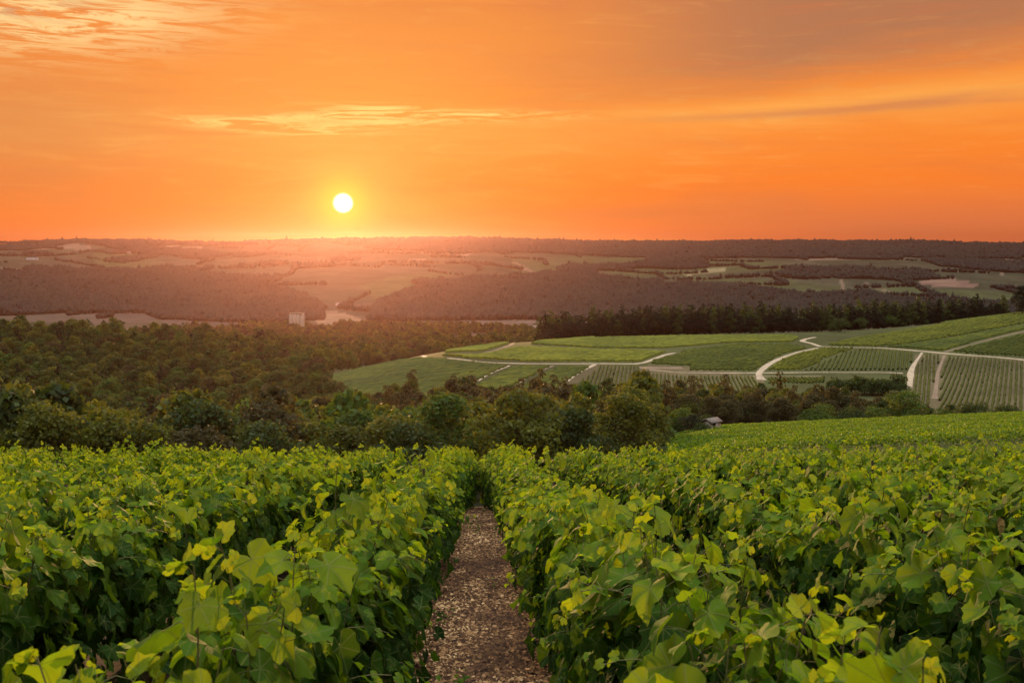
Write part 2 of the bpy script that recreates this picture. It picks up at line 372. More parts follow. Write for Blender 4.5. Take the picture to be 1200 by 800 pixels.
# ------------------------------------------------------------------ materials of plants
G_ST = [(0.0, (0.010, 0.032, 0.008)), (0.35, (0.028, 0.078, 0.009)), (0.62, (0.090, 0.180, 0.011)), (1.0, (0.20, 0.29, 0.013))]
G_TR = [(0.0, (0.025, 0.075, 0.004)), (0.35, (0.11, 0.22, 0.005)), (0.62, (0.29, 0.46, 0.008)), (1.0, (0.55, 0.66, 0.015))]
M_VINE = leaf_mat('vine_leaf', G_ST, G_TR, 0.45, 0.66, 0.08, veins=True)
M_CANE = simple_mat('vine_cane', (0.10, 0.075, 0.03), (0.20, 0.19, 0.06), 30, 0.6)
M_BARK = simple_mat('bark', (0.035, 0.026, 0.018), (0.13, 0.095, 0.065), 14, 0.95, 0.6)
M_STEEL = simple_mat('dull_wire', (0.05, 0.045, 0.04), (0.10, 0.09, 0.08), 8, 0.8)
def tree_mat(name, d, l, tr):
    return leaf_mat(name, [(0.0, d), (1.0, l)], [(0.0, tuple(v * 0.6 for v in tr)), (1.0, tr)], 0.30, 0.65, 0.2)
TONES = {
 'olive':  tree_mat('olive_foliage', (0.030, 0.040, 0.008), (0.150, 0.165, 0.026), (0.34, 0.36, 0.03)),
 'deep':   tree_mat('deep_green_foliage', (0.016, 0.032, 0.010), (0.075, 0.110, 0.026), (0.16, 0.21, 0.025)),
 'rust':   tree_mat('brown_green_foliage', (0.034, 0.032, 0.012), (0.110, 0.098, 0.034), (0.21, 0.18, 0.04)),
 'fresh':  tree_mat('fresh_green_foliage', (0.022, 0.050, 0.010), (0.110, 0.180, 0.030), (0.22, 0.32, 0.03)),
 'far':    tree_mat('far_canopy', (0.008, 0.016, 0.010), (0.030, 0.042, 0.024), (0.05, 0.07, 0.03)),
 'pine':   tree_mat('pine_foliage', (0.008, 0.014, 0.007), (0.030, 0.042, 0.017), (0.04, 0.05, 0.02)),
}

# ------------------------------------------------------------------ grape leaves
HALF = [(0, 1.0), (9, .90), (17, .87), (25, .76), (33, .73), (42, .80), (51, .89), (59, .83), (67, .80), (76, .70), (86, .70), (97, .75), (107, .71), (119, .68), (132, .62), (146, .58), (158, .47), (170, .22)]
def leaf_template(lod):
    h = {0: HALF, 1: [HALF[i] for i in (0, 2, 4, 6, 8, 10, 12, 14, 16)], 2: [(0, 1.0), (33, .74), (55, .85), (100, .72), (145, .58)]}[lod]
    th = [math.radians(a) for a, r in h] + [-math.radians(a) for a, r in h[:0:-1]]; rad = [r for a, r in h] + [r for a, r in h[:0:-1]]
    n = len(th); out = np.array([[r * math.sin(a), r * math.cos(a)] for a, r in zip(th, rad)])
    if lod == 2:
        P = np.vstack([[[0, -0.05]], out]); F3 = [[0, 1 + i, 1 + (i + 1) % n] for i in range(n) if i != n // 2]; F4 = []
    else:
        P = np.vstack([[[0, 0]], out * 0.52, out]); F3 = [[0, 1 + i, 1 + (i + 1) % n] for i in range(n) if i != n // 2]
        F4 = [[1 + i, 1 + n + i, 1 + n + (i + 1) % n, 1 + (i + 1) % n] for i in range(n) if i != n // 2]
    return P, np.array(F3, int).reshape(-1, 3), np.array(F4, int).reshape(-1, 4)
TPL = [leaf_template(i) for i in range(3)]
def nrm(v): return v / np.maximum(np.linalg.norm(v, axis=-1, keepdims=True), 1e-6)
def leaves(pos, N, T, size, age, lod, rg):
    """pos (n,3) petiole point, N normal, T tip direction; returns verts, tris, quads, luv"""
    P, F3, F4 = TPL[lod]; n = len(pos); m = len(P)
    N = nrm(N); T = nrm(T - N * (T * N).sum(-1, keepdims=True)); B = np.cross(T, N)
    x = P[None, :, 0]; y = P[None, :, 1]
    cup = rg.uniform(-0.30, 0.14, (n, 1)); fold = rg.uniform(-0.10, 0.50, (n, 1)); droop = rg.uniform(-0.62, 0.10, (n, 1)); wv_ = rg.uniform(0.02, 0.17, (n, 1)); ph = rg.uniform(0, 6.28, (n, 1))
    r2 = x * x + y * y; a = np.arctan2(x, y)
    z = cup * r2 + fold * np.abs(x) + droop * np.maximum(y, 0) ** 2 + wv_ * np.sin(a * 5 + ph) * r2
    asp = rg.uniform(0.86, 1.12, (n, 1)); X = x * asp * (1 - 0.25 * fold)
    Vv = pos[:, None, :] + size[:, None, None] * (X[..., None] * B[:, None, :] + y[..., None] * T[:, None, :] + z[..., None] * N[:, None, :])
    off = (np.arange(n) * m)[:, None, None]
    luv = np.stack([np.broadcast_to(x, (n, m)), np.broadcast_to(y, (n, m)), np.broadcast_to(age[:, None], (n, m))], -1)
    return Vv.reshape(-1, 3), (F3[None] + off).reshape(-1, 3), (F4[None] + off).reshape(-1, 4) if len(F4) else np.zeros((0, 4), int), luv.reshape(-1, 3)

class Tubes:
    def __init__(s): s.V = []; s.Q = []; s.n = 0
    def add(s, pts, rad, k=5):
        pts = np.asarray(pts, float); m = len(pts); rad = np.broadcast_to(rad, (m,)); d = np.gradient(pts, axis=0); d = nrm(d)
        ref = np.array([0.31, 0.77, 0.13]); a = nrm(np.cross(d, ref)); b = np.cross(d, a); th = np.arange(k) * 2 * math.pi / k
        ring = pts[:, None] + rad[:, None, None] * (np.cos(th)[None, :, None] * a[:, None] + np.sin(th)[None, :, None] * b[:, None])
        s.V.append(ring.reshape(-1, 3)); i, j = np.meshgrid(np.arange(m - 1), np.arange(k), indexing='ij'); j2 = (j + 1) % k
        s.Q.append(np.stack([i * k + j, i * k + j2, (i + 1) * k + j2, (i + 1) * k + j], -1).reshape(-1, 4) + s.n); s.n += m * k
    def mesh(s, name, mat): return mesh_data(name, np.vstack(s.V), [np.vstack(s.Q)], mat, None, True)

def make_vine(seed, lod):
    """local frame: +y along the row, x across it, z up"""
    rg = np.random.default_rng(seed); rnd = random.Random(seed)
    P, N, T, S, A = [], [], [], [], []
    canes = Tubes(); ns = 15
    for k in range(ns):
        y0 = (k + rnd.random()) / ns * 1.05 - 0.525; side = rnd.choice((-1, 1)); hgt = rnd.uniform(0.94, 1.12) ; lean = side * rnd.uniform(0.0, 0.19)
        if rnd.random() < 0.14: hgt += rnd.uniform(0.05, 0.20)
        flop = rnd.random() < 0.16
        m = 13; tt = np.linspace(0, 1, m)
        cx = side * 0.04 + lean * tt ** 1.3 + 0.02 * np.sin(tt * 7 + seed + k); cy = y0 + rnd.uniform(-.16, .16) * tt + 0.02 * np.cos(tt * 6 + k); cz = 0.34 + (hgt - 0.34) * tt
        if flop: cx = cx + side * 0.22 * np.maximum(tt - 0.6, 0) / 0.4; cz = cz - 0.22 * (np.maximum(tt - 0.6, 0) / 0.4) ** 2
        pts = np.stack([cx, cy, cz], -1)
        if lod < 2 or k % 3 == 0: canes.add(pts, np.linspace(0.005, 0.0018, m), 5 if lod == 0 else 3)
        nl = 15
        for i in range(nl):
            u = (i + 0.6) / nl; p = np.array([np.interp(u, tt, pts[:, c]) for c in range(3)])
            sgn = 1 if (i + k) % 2 else -1
            hd = rnd.gauss(0, 0.9) + (0 if sgn * 1 > 0 else math.pi)                # heading of the petiole across the row
            out = np.array([math.cos(hd), math.sin(hd) * 0.8, 0.0]); young = max(0, (u - 0.84) / 0.16)
            pet = rnd.uniform(0.05, 0.13) * (1 - 0.65 * young); q = p + out * pet + np.array([0, 0, rnd.uniform(-.01, 0.05)])
            sz = rnd.uniform(0.072, 0.120) * (1 - 0.55 * young); side_dir = np.array([math.copysign(1, q[0]) if abs(q[0]) > 0.05 else out[0], 0, 0])
            upw = 0.55 + 0.8 * u * u + rnd.gauss(0, .35)
            n_ = side_dir * 0.75 + out * 0.35 + np.array([0, 0, upw]) + np.array([rnd.gauss(0, .38), rnd.gauss(0, .38), rnd.gauss(0, .2)])
            t_ = side_dir * 0.3 + out * 0.7 + np.array([0, 0, -0.9 + 0.7 * u]) + np.array([rnd.gauss(0, .3), rnd.gauss(0, .45), rnd.gauss(0, .2)])
            if young > 0.5: n_ = n_ + out * 1.0; t_ = t_ + np.array([0, 0, 1.2])
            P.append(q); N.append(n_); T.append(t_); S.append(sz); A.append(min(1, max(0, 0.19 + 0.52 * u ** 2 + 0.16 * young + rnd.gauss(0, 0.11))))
            if lod == 0: canes.add([p, p + out * pet * 0.5 + np.array([0, 0, .02]), q], 0.0014, 3)
            elif lod == 2 and young > 0.5 and False: pass
        # small unfolding leaves at the tip
        tip = pts[-1]
        for i in range(3 if rnd.random() < .6 else 1):
            o = np.array([rnd.gauss(0, .02), rnd.gauss(0, .02), 0.015 * i]); P.append(tip + o); N.append(np.array([rnd.gauss(0, 1), rnd.gauss(0, 1), .4])); T.append(np.array([rnd.gauss(0, .4), rnd.gauss(0, .4), 1.0]))
            S.append(rnd.uniform(0.016, 0.034)); A.append(rnd.uniform(.66, .92))
    # lower skirt and lateral shoots
    for k in range(125):
        side = rnd.choice((-1, 1)); z = rnd.uniform(0.10, 0.80); bulge = 0.10 + 0.17 * math.sin(math.pi * min(1, z / 0.95)); 
        P.append(np.array([side * (bulge + rnd.gauss(0, .05)), rnd.uniform(-.55, .55), z])); N.append(np.array([side * 1.0, rnd.gauss(0, .4), 0.5 + rnd.gauss(0, .35)]))
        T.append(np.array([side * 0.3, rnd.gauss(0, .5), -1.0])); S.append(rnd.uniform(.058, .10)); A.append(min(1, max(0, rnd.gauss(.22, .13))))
    for k in range(3):                                         # laterals reaching out with pale young leaves
        side = rnd.choice((-1, 1)); b = np.array([side * .2, rnd.uniform(-.5, .5), rnd.uniform(.45, .95)]); dr = np.array([side * 1.0, rnd.uniform(-.5, .5), rnd.uniform(0.0, .7)]); L = rnd.uniform(.12, .26)
        cp = [b + dr * L * s - np.array([0, 0, .08]) * s * s for s in np.linspace(-.3, 1, 6)]; canes.add(cp, np.linspace(.003, .0014, 6), 4)
        for i in range(8):
            s = (i + 1) / 8; p = b + dr * L * s - np.array([0, 0, .08]) * s * s + np.array([rnd.gauss(0, .03), rnd.gauss(0, .03), rnd.gauss(0, .03)])
            P.append(p); N.append(np.array([side * .5, rnd.gauss(0, .5), .9])); T.append(np.array([side, rnd.gauss(0, .8), -.2])); S.append(rnd.uniform(.03, .055) * (1.15 - .5 * s)); A.append(min(1, .38 + .28 * s + rnd.gauss(0, .08)))
    P, N, T, S, A = map(np.array, (P, N, T, S, A))
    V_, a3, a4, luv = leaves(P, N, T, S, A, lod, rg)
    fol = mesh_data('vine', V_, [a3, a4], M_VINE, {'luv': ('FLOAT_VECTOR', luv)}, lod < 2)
    tr = Tubes(); tt = np.linspace(0, 1, 8)
    tr.add(np.stack([0.03 * np.sin(tt * 4 + seed), 0.03 * np.cos(tt * 3 + seed), -0.12 + 0.55 * tt], -1), np.linspace(0.030, 0.022, 8) * (1 + 0.15 * np.sin(tt * 19)), 8)
    tr.add([[0, 0, .40], [.01, .2, .44], [0, .5, .45]], [.016, .012, .008], 6); tr.add([[0, 0, .40], [-.01, -.2, .43], [0, -.45, .45]], [.016, .012, .008], 6)
    return fol, tr.mesh('trunk', M_BARK), canes.mesh('canes', M_CANE)
VINES = [[make_vine(100 * l + s + 1, l) for s in range(7)] for l in range(3)]

# ------------------------------------------------------------------ the near vine rows
ROW_AZ = math.atan(-40 / F); RD = np.array([math.sin(ROW_AZ), math.cos(ROW_AZ)]); RE = np.array([RD[1], -RD[0]]); RW = math.atan2(-RD[0], RD[1])
ORD = ['', 'second ', 'third ', 'fourth ', 'fifth ', 'sixth ', 'seventh ', 'eighth ', 'ninth ', 'tenth ', 'eleventh ', 'twelfth ', 'thirteenth ']
rv = random.Random(77)
def row_label(k, s):
    side = 'left' if s < 0 else 'right'
    if k == 0: return f'leafy green vine row bordering the {side} edge of the brown path'
    return f'leafy green vine row, {ORD[k]}to the {side} of the brown path'
wire_me = {}
def near_row(k, s):
    lat = s * (0.70 + 1.48 * k); end = 24.5 + rv.uniform(-.3, .3); start = max(1.15 if k == 0 else 1.0, abs(lat) / 0.56 - 2.2)
    if end - start < 3: return
    c = RE * lat; o = c + RD * start; z0 = float(H(o[0], o[1]))
    root = empty('vine_row', (o[0], o[1], z0), RW); tag(root, row_label(k, s), 'vine row', 'vine rows of the near vineyard')
    L = end - start; n = int(L / 0.98) + 1
    for i in range(n):
        d = start + 0.5 + i * 0.98 + rv.uniform(-.06, .06); p = c + RD * d; z = float(H(p[0], p[1])) - z0
        dist = math.hypot(p[0], p[1]); lod = 0 if dist < 6.5 else (1 if dist < 14 else 2)
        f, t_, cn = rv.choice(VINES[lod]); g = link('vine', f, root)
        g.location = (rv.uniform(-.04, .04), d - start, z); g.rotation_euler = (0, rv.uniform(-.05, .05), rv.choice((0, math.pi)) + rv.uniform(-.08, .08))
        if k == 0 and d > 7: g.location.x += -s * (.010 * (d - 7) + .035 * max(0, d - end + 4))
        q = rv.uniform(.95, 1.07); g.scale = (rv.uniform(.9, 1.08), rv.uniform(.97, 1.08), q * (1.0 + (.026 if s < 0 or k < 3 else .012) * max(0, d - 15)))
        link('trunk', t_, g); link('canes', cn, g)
    # trellis stakes and wires
    ps = [c + RD * (start + v) for v in np.arange(0, L + .01, 1.0)]
    pz = [float(H(p[0], p[1])) - z0 for p in ps]
    for hh in (0.45, 0.88):
        tb = Tubes(); tb.add([[0.0, v, z + hh] for v, z in zip(np.arange(0, L + .01, 1.0), pz)], 0.0016, 4); link('wire', tb.mesh('wire', M_STEEL), root)
    v = rv.uniform(.5, 3) + max(0, 6.5 - start)
    while v < L:
        p = c + RD * (start + v); z = float(H(p[0], p[1])) - z0; tb = Tubes()
        tb.add([[0, v, z - .2], [0, v, z + 1.10]], [.018, .016], 6); link('stake', tb.mesh('stake', M_BARK), root); v += rv.uniform(4.6, 5.4)
for s in (-1, 1):
    for k in range(10 if s < 0 else 12): near_row(k, s)

# ------------------------------------------------------------------ path litter
def chips():
    rg = np.random.default_rng(4); n = 95000; d = 1.0 + 27 * rg.random(n) ** 1.15; lat = rg.normal(0, 0.36, n); lat = np.clip(lat, -1.0, 1.0)
    X = RE[0] * lat + RD[0] * d; Y = RE[1] * lat + RD[1] * d; Z = H(X, Y) + rg.uniform(.002, .022, n)
    Ls = rg.uniform(.006, .024, n); Ws = Ls * rg.uniform(.35, .8, n); yaw = rg.uniform(0, 6.28, n)
    N = nrm(np.stack([rg.normal(0, .33, n), -.19 + rg.normal(0, .33, n), np.ones(n)], -1)); T = np.stack([np.cos(yaw), np.sin(yaw), np.zeros(n)], -1)
    N[:, 2] = np.abs(N[:, 2]); T = nrm(T - N * (T * N).sum(-1, keepdims=True)); B = np.cross(N, T)
    pl = np.array([[-1, -.3, 0], [-.4, -1, .15], [.7, -.8, .05], [1, .2, .2], [.3, 1, .1], [-.8, .7, 0]])[None] * (1 + rg.uniform(-.3, .3, (n, 6, 1)))
    V_ = np.stack([X, Y, Z], -1)[:, None] + pl[..., :1] * (Ls[:, None, None] * T[:, None]) + pl[..., 1:2] * (Ws[:, None, None] * B[:, None]) + pl[..., 2:] * (Ls[:, None, None] * N[:, None])
    Fc = np.arange(n * 6).reshape(n, 6); tint = np.repeat(np.clip(rg.beta(1.3, 2.1, n) * (1 + .35 * vnoise(X * 5, Y * 3, 91) + .35 * vnoise(X * 1.6, Y * .9, 92)), 0, 1), 6)
    m, nn = new_mat('dry_leaf_litter'); c = ramp(nn, E(nn, attr(nn, 'tint')), [(0, (.030, .014, .008)), (.35, (.13, .060, .024)), (.65, (.36, .19, .075)), (1, (.74, .47, .22))])
    out_surface(nn, principled(nn, c, .8, .2))
    o = link('leaf_litter', mesh_data('leaf_litter', V_.reshape(-1, 3), [Fc], m, {'tint': ('FLOAT', tint)})); tag(o, 'tan and brown dry leaf litter and stones covering the path', 'litter', kind='stuff')
chips()
def path_sheet():
    ds = np.arange(-3, 30, .25); ls = np.linspace(-.62, .62, 13); rg = np.random.default_rng(8)
    DD, LL = np.meshgrid(ds, ls, indexing='ij'); LL = LL * (1 + .06 * vnoise(DD * 1.3, LL * 0, 5)); X = RE[0] * LL + RD[0] * DD; Y = RE[1] * LL + RD[1] * DD
    Z = H(X, Y) + .004 + .012 * (1 - (LL / .66) ** 2); i, j = np.meshgrid(np.arange(len(ds) - 1), np.arange(12), indexing='ij')
    Q = np.stack([i * 13 + j, i * 13 + j + 1, (i + 1) * 13 + j + 1, (i + 1) * 13 + j], -1).reshape(-1, 4)
    m, n = new_mat('path_soil'); tcn = n.nodes.new('ShaderNodeTexCoord'); f = noise(n, tcn.outputs['Object'], 26, 6, .7); g = noise(n, tcn.outputs['Object'], 3, 3)
    c = ramp(n, f, [(.32, (.030, .014, .007)), (.5, (.11, .05, .022)), (.68, (.32, .17, .08))]); c = mixc(n, g * .5, c, (.10, .055, .04))
    b = n.nodes.new('ShaderNodeBump'); b.inputs['Strength'].default_value = .8; b.inputs['Distance'].default_value = .03; n.links.new(f.v, b.inputs['Height'])
    out_surface(n, principled(n, c, .92, .15, b.outputs[0]))
    o = link('path', mesh_data('path', np.stack([X, Y, Z], -1).reshape(-1, 3), [Q], m, None, True)); tag(o, kind='structure')
path_sheet()
def weeds():
    rg = np.random.default_rng(19); P, N, T, S, A = [], [], [], [], []
    for c in range(150):
        d = rg.uniform(2.5, 26) ; sd_ = rg.choice((-1, 1)); lat = sd_ * rg.uniform(.36, .66) if rg.random() < .9 else rg.uniform(-.3, .3); cx, cy = RE * lat + RD * d; cz = float(H(cx, cy)); hh = rg.uniform(.03, .16)
        for i in range(rg.integers(6, 18)):
            P.append((cx + rg.normal(0, .04), cy + rg.normal(0, .05), cz + rg.uniform(0, hh))); N.append((rg.normal(0, .6), rg.normal(0, .6), 1)); T.append(rg.normal(0, 1, 3)); S.append(rg.uniform(.012, .034)); A.append(rg.uniform(.2, .6))
    V_, a3, a4, luv = leaves(np.array(P), np.array(N), np.array(T), np.array(S), np.array(A), 1, rg)
    tag(link('weeds', mesh_data('weeds', V_, [a3, a4], M_VINE, {'luv': ('FLOAT_VECTOR', luv)})), 'small green weeds along the path edges', 'weeds', kind='stuff')
weeds()

# ------------------------------------------------------------------ field on the right beyond the crest: rows across the slope
def hedge_strip(pts, w, h, rg, tint0, step=.55, per=5):
    """loose leaf faces along a line; pts (n,2)"""
    pts = np.asarray(pts); seg = np.hypot(*np.diff(pts, axis=0).T); cum = np.concatenate([[0], np.cumsum(seg)]); L = cum[-1]; n = max(4, int(L / step * per))
    s = rg.random(n) * L; x = np.interp(s, cum, pts[:, 0]); y = np.interp(s, cum, pts[:, 1]); th = rg.uniform(-.25, math.pi + .25, n)
    lump = 1 + .22 * vnoise(s / 1.2, s * 0 + rg.random() * 60, 21)
    d = nrm(np.array([[pts[-1, 0] - pts[0, 0], pts[-1, 1] - pts[0, 1]]]))[0]; e = np.array([d[1], -d[0]])
    off = np.cos(th) * w * .5 * lump; z = h * .45 + np.sin(th) * h * .55 * lump; P = np.stack([x + e[0] * off, y + e[1] * off, H(x, y) + z], -1)
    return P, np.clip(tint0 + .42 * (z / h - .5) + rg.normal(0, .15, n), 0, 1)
def leaf_quads(P, size, rg, N=None):
    n = len(P); N = nrm(rg.normal(0, 1, (n, 3)) + (np.array([0, 0, .6]) if N is None else N)); T = nrm(np.cross(N, rg.normal(0, 1, (n, 3)))); B = np.cross(N, T); s = (size * rg.uniform(.7, 1.3, n))[:, None] if np.ndim(size) == 0 else size[:, None]
    k = rg.uniform(.6, 1, (n, 1))
    V_ = np.stack([P - T * s, P - B * s * k + N * s * .25, P + T * s, P + B * s * k + N * s * .2], 1); return V_.reshape(-1, 3), np.arange(n * 4).reshape(n, 4)
def right_field():
    rg = np.random.default_rng(31); pa = drop(812, 499); k = 0
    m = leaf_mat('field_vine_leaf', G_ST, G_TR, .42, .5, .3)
    ys = []; D = 79.0
    while D < 203: ys.append(D); D += 3.0 if (len(ys) % 5) else 9.0
    for i, D in enumerate(ys):
        x0 = (786 + max(0, (D - 120)) * .1 - 600) / F * D; x1 = D * .60
        if D > 168: x0 = max(x0, (846 - 600) / F * D)
        xs = np.linspace(x0, x1, 24); pts = np.stack([xs, D + .10 * (xs - x0) + .8 * np.sin(xs / 19)], -1)
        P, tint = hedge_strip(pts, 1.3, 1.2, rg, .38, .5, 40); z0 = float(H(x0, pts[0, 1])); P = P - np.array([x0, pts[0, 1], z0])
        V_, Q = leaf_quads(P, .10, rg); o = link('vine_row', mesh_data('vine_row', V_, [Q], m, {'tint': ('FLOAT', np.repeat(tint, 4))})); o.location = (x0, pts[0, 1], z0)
        tag(o, 'low bright green vine row running across the field beside the stone hut', 'vine row', 'cross rows of the field beside the hut')
right_field()

# ------------------------------------------------------------------ vineyard plots and tracks on the middle hill
def band(polyline, width, name, mat, lift=.06, label=None):
    P = np.array([drop(*p)[:2] for p in polyline]); seg = np.hypot(*np.diff(P, axis=0).T); cum = np.concatenate([[0], np.cumsum(seg)]); n = max(3, int(cum[-1] / 4))
    s = np.linspace(0, cum[-1], n); x = np.interp(s, cum, P[:, 0]); y = np.interp(s, cum, P[:, 1]); k = np.array([1, 2, 3, 2, 1.]) / 9
    if n > 8:
        xp = np.pad(x, 2, 'edge'); yp = np.pad(y, 2, 'edge'); x = np.convolve(xp, k, 'valid'); y = np.convolve(yp, k, 'valid')
    dx, dy = np.gradient(x), np.gradient(y); L = np.hypot(dx, dy); ex, ey = dy / L, -dx / L; w = np.interp(s / cum[-1], np.linspace(0, 1, len(np.atleast_1d(width))), np.atleast_1d(width)) * (1 + .18 * vnoise(s / 14, s * 0, 41))
    rows = []
    for q in (-.5, -.17, .17, .5): rows.append(np.stack([x + ex * w * q, y + ey * w * q, H(x + ex * w * q, y + ey * w * q) + lift + (0.0 if abs(q) < .4 else -.02)], -1))
    V_ = np.stack(rows, 1).reshape(-1, 3); i, j = np.meshgrid(np.arange(n - 1), np.arange(3), indexing='ij')
    o = link(name, mesh_data(name, V_, [np.stack([i * 4 + j, i * 4 + j + 1, (i + 1) * 4 + j + 1, (i + 1) * 4 + j], -1).reshape(-1, 4)], mat, None, True)); tag(o, kind='structure'); return o
M_TRACK = simple_mat('chalk_track', (.36, .28, .18), (.60, .48, .32), .4, .95); M_BARE = simple_mat('bare_earth', (.20, .14, .085), (.32, .23, .15), .2, .95)
TRACKS = [
 ([(470, 421), (500, 419.5), (545, 422), (565, 425), (610, 426.5), (660, 426.5), (699, 426), (751, 427)], 5.5, M_TRACK),
 ([(557, 448), (575, 437), (599, 428)], 3.5, M_TRACK), ([(606, 450), (625, 438), (650, 428)], 3.5, M_BARE),
 ([(662, 448), (680, 435), (699, 426.5)], 6, M_TRACK), ([(699, 426), (751, 427), (766, 421), (783, 414.5), (794, 413.5)], 6.5, M_TRACK),
 ([(565, 414), (580, 411), (600, 404), (619, 398.5), (640, 396)], 6, M_BARE),
 ([(757, 433), (800, 437), (888, 437), (969, 436), (1040, 436.5), (1063, 438)], [3, 4, 5.5, 4.5, 4, 4.5], M_TRACK),
 ([(893, 446), (888, 438), (899, 428), (915, 419.5), (935, 412.5), (960, 407.5)], [10, 9, 8, 7, 6, 6], M_TRACK),
 ([(962, 406.8), (948, 401.5), (937, 400), (945, 397), (957, 395)], [6, 8, 9, 8, 7], M_TRACK),
 ([(955, 406), (1030, 407.5), (1077, 411.5), (1107, 414), (1138, 417), (1215, 424)], [4, 5, 7, 7, 6, 6], M_TRACK),
 ([(1105, 413.5), (1138, 404), (1171, 395.5), (1215, 385)], [6, 4.5, 5, 5], M_BARE),
 ([(1081, 413), (1070, 429), (1067, 437), (1066, 456)], [3, 5, 8, 6], M_TRACK), ([(1107, 416), (1099, 436), (1095, 468)], [3.5, 4, 6], M_BARE),
 ([(640, 399.5), (655, 398), (672, 395)], 6, M_BARE), ([(750, 431.5), (800, 431.5)], 16, M_BARE), ([(742, 410.8), (770, 410.5)], 5, M_TRACK),
 ([(870, 441), (968, 441)], 5, M_BARE), ([(1050, 382), (1076, 377.5), (1100, 375)], 6, M_BARE),
]
for pl, w, mt in TRACKS: band(pl, np.array(w) * .38, 'dirt_track', mt)
PLOTS = [  # outline in the photo, row heading (degrees from straight away), pitch, tint, label
 ([(385, 443), (430, 431), (468, 423), (545, 424.5), (596, 429), (553, 450), (540, 470), (370, 480)], 48, 2.2, .38, 'olive green plot on the lower left shoulder of the middle hill'),
 ([(603, 430), (646, 430), (602, 452), (585, 460), (556, 454)], 50, 2.0, .46, 'small green plot between the two short sloping tracks'),
 ([(655, 430), (694, 430), (660, 450), (650, 462), (606, 458)], 48, 2.0, .42, 'small plot left of the pale sloping track above the tree belt'),
 ([(704, 429.5), (749, 430), (749, 437), (800, 441), (884, 442), (890, 458), (760, 468), (664, 460)], 8, 1.8, .34, 'pale striped plot below the bare earth strip'),
 ([(505, 417), (560, 417), (612, 407), (700, 410.5), (740, 410.5), (781, 412.5), (752, 424), (700, 424), (612, 423.5), (548, 420)], 50, 2.3, .62, 'bright yellow-green plot above the long track'),
 ([(520, 413.5), (570, 402), (600, 398), (617, 397.5), (594, 404), (566, 412)], 66, 2.0, .60, 'narrow bright plot on the crest at the left of the hill'),
 ([(645, 398.5), (700, 396.5), (800, 393.8), (930, 393.3), (938, 396), (930, 401), (858, 401.5), (775, 408), (700, 408), (620, 403.8), (632, 400)], 55, 2.3, .58, 'long bright plot in front of the dark pine belt'),
 ([(764, 424), (797, 415.5), (802, 411), (862, 403.5), (925, 403.5), (945, 408.5), (912, 417), (884, 434.5), (808, 434.5), (806, 429), (764, 427)], 42, 2.2, .36, 'deep green plot left of the wide pale fork'),
 ([(900, 434), (918, 421), (940, 414), (966, 408.5), (1004, 408.5), (984, 414), (936, 434)], 35, 1.9, .50, 'green plot right of the wide pale fork'),
 ([(942, 434), (988, 414), (1008, 409), (1028, 409.5), (1073, 414), (1063, 434), (1000, 434.5)], 22, 2.0, .38, 'dotted green plot between the fork and the crossing'),
 ([(966, 405), (1010, 395), (1100, 381), (1215, 364), (1215, 377), (1110, 396), (1050, 405), (1028, 406)], 44, 2.2, .50, 'long wedge-shaped plot rising to the upper right crest'),
 ([(1040, 407), (1110, 397.5), (1215, 379), (1215, 382.5), (1140, 401), (1104, 411.5), (1078, 409.5)], 58, 2.0, .42, 'thin brownish plot under the rising wedge'),
 ([(1114, 412.5), (1140, 406), (1215, 389), (1215, 420.5), (1140, 415)], 48, 2.2, .34, 'dark green plot between the two tracks at the right edge'),
 ([(1084, 416), (1104, 417), (1095, 436), (1091, 478), (1071, 478), (1072, 440), (1074, 430)], 23, 1.8, .30, 'narrow striped plot between the two steep tracks'),
 ([(1111, 418), (1215, 427), (1215, 490), (1099, 488), (1103, 438)], 27, 1.9, .28, 'large striped brown and green plot at the lower right'),
 ([(900, 443), (966, 443), (966, 450), (900, 450)], 4, 1.7, .36, 'strip of vines below the lower track'),
]
M_ROW = leaf_mat('plot_vine_leaf', [(0, (.025, .055, .010)), (.4, (.092, .118, .014)), (.7, (.23, .24, .018)), (1, (.36, .36, .04))], [(0, (.03, .08, .01)), (1, (.4, .45, .04))], .25, .6, .2)
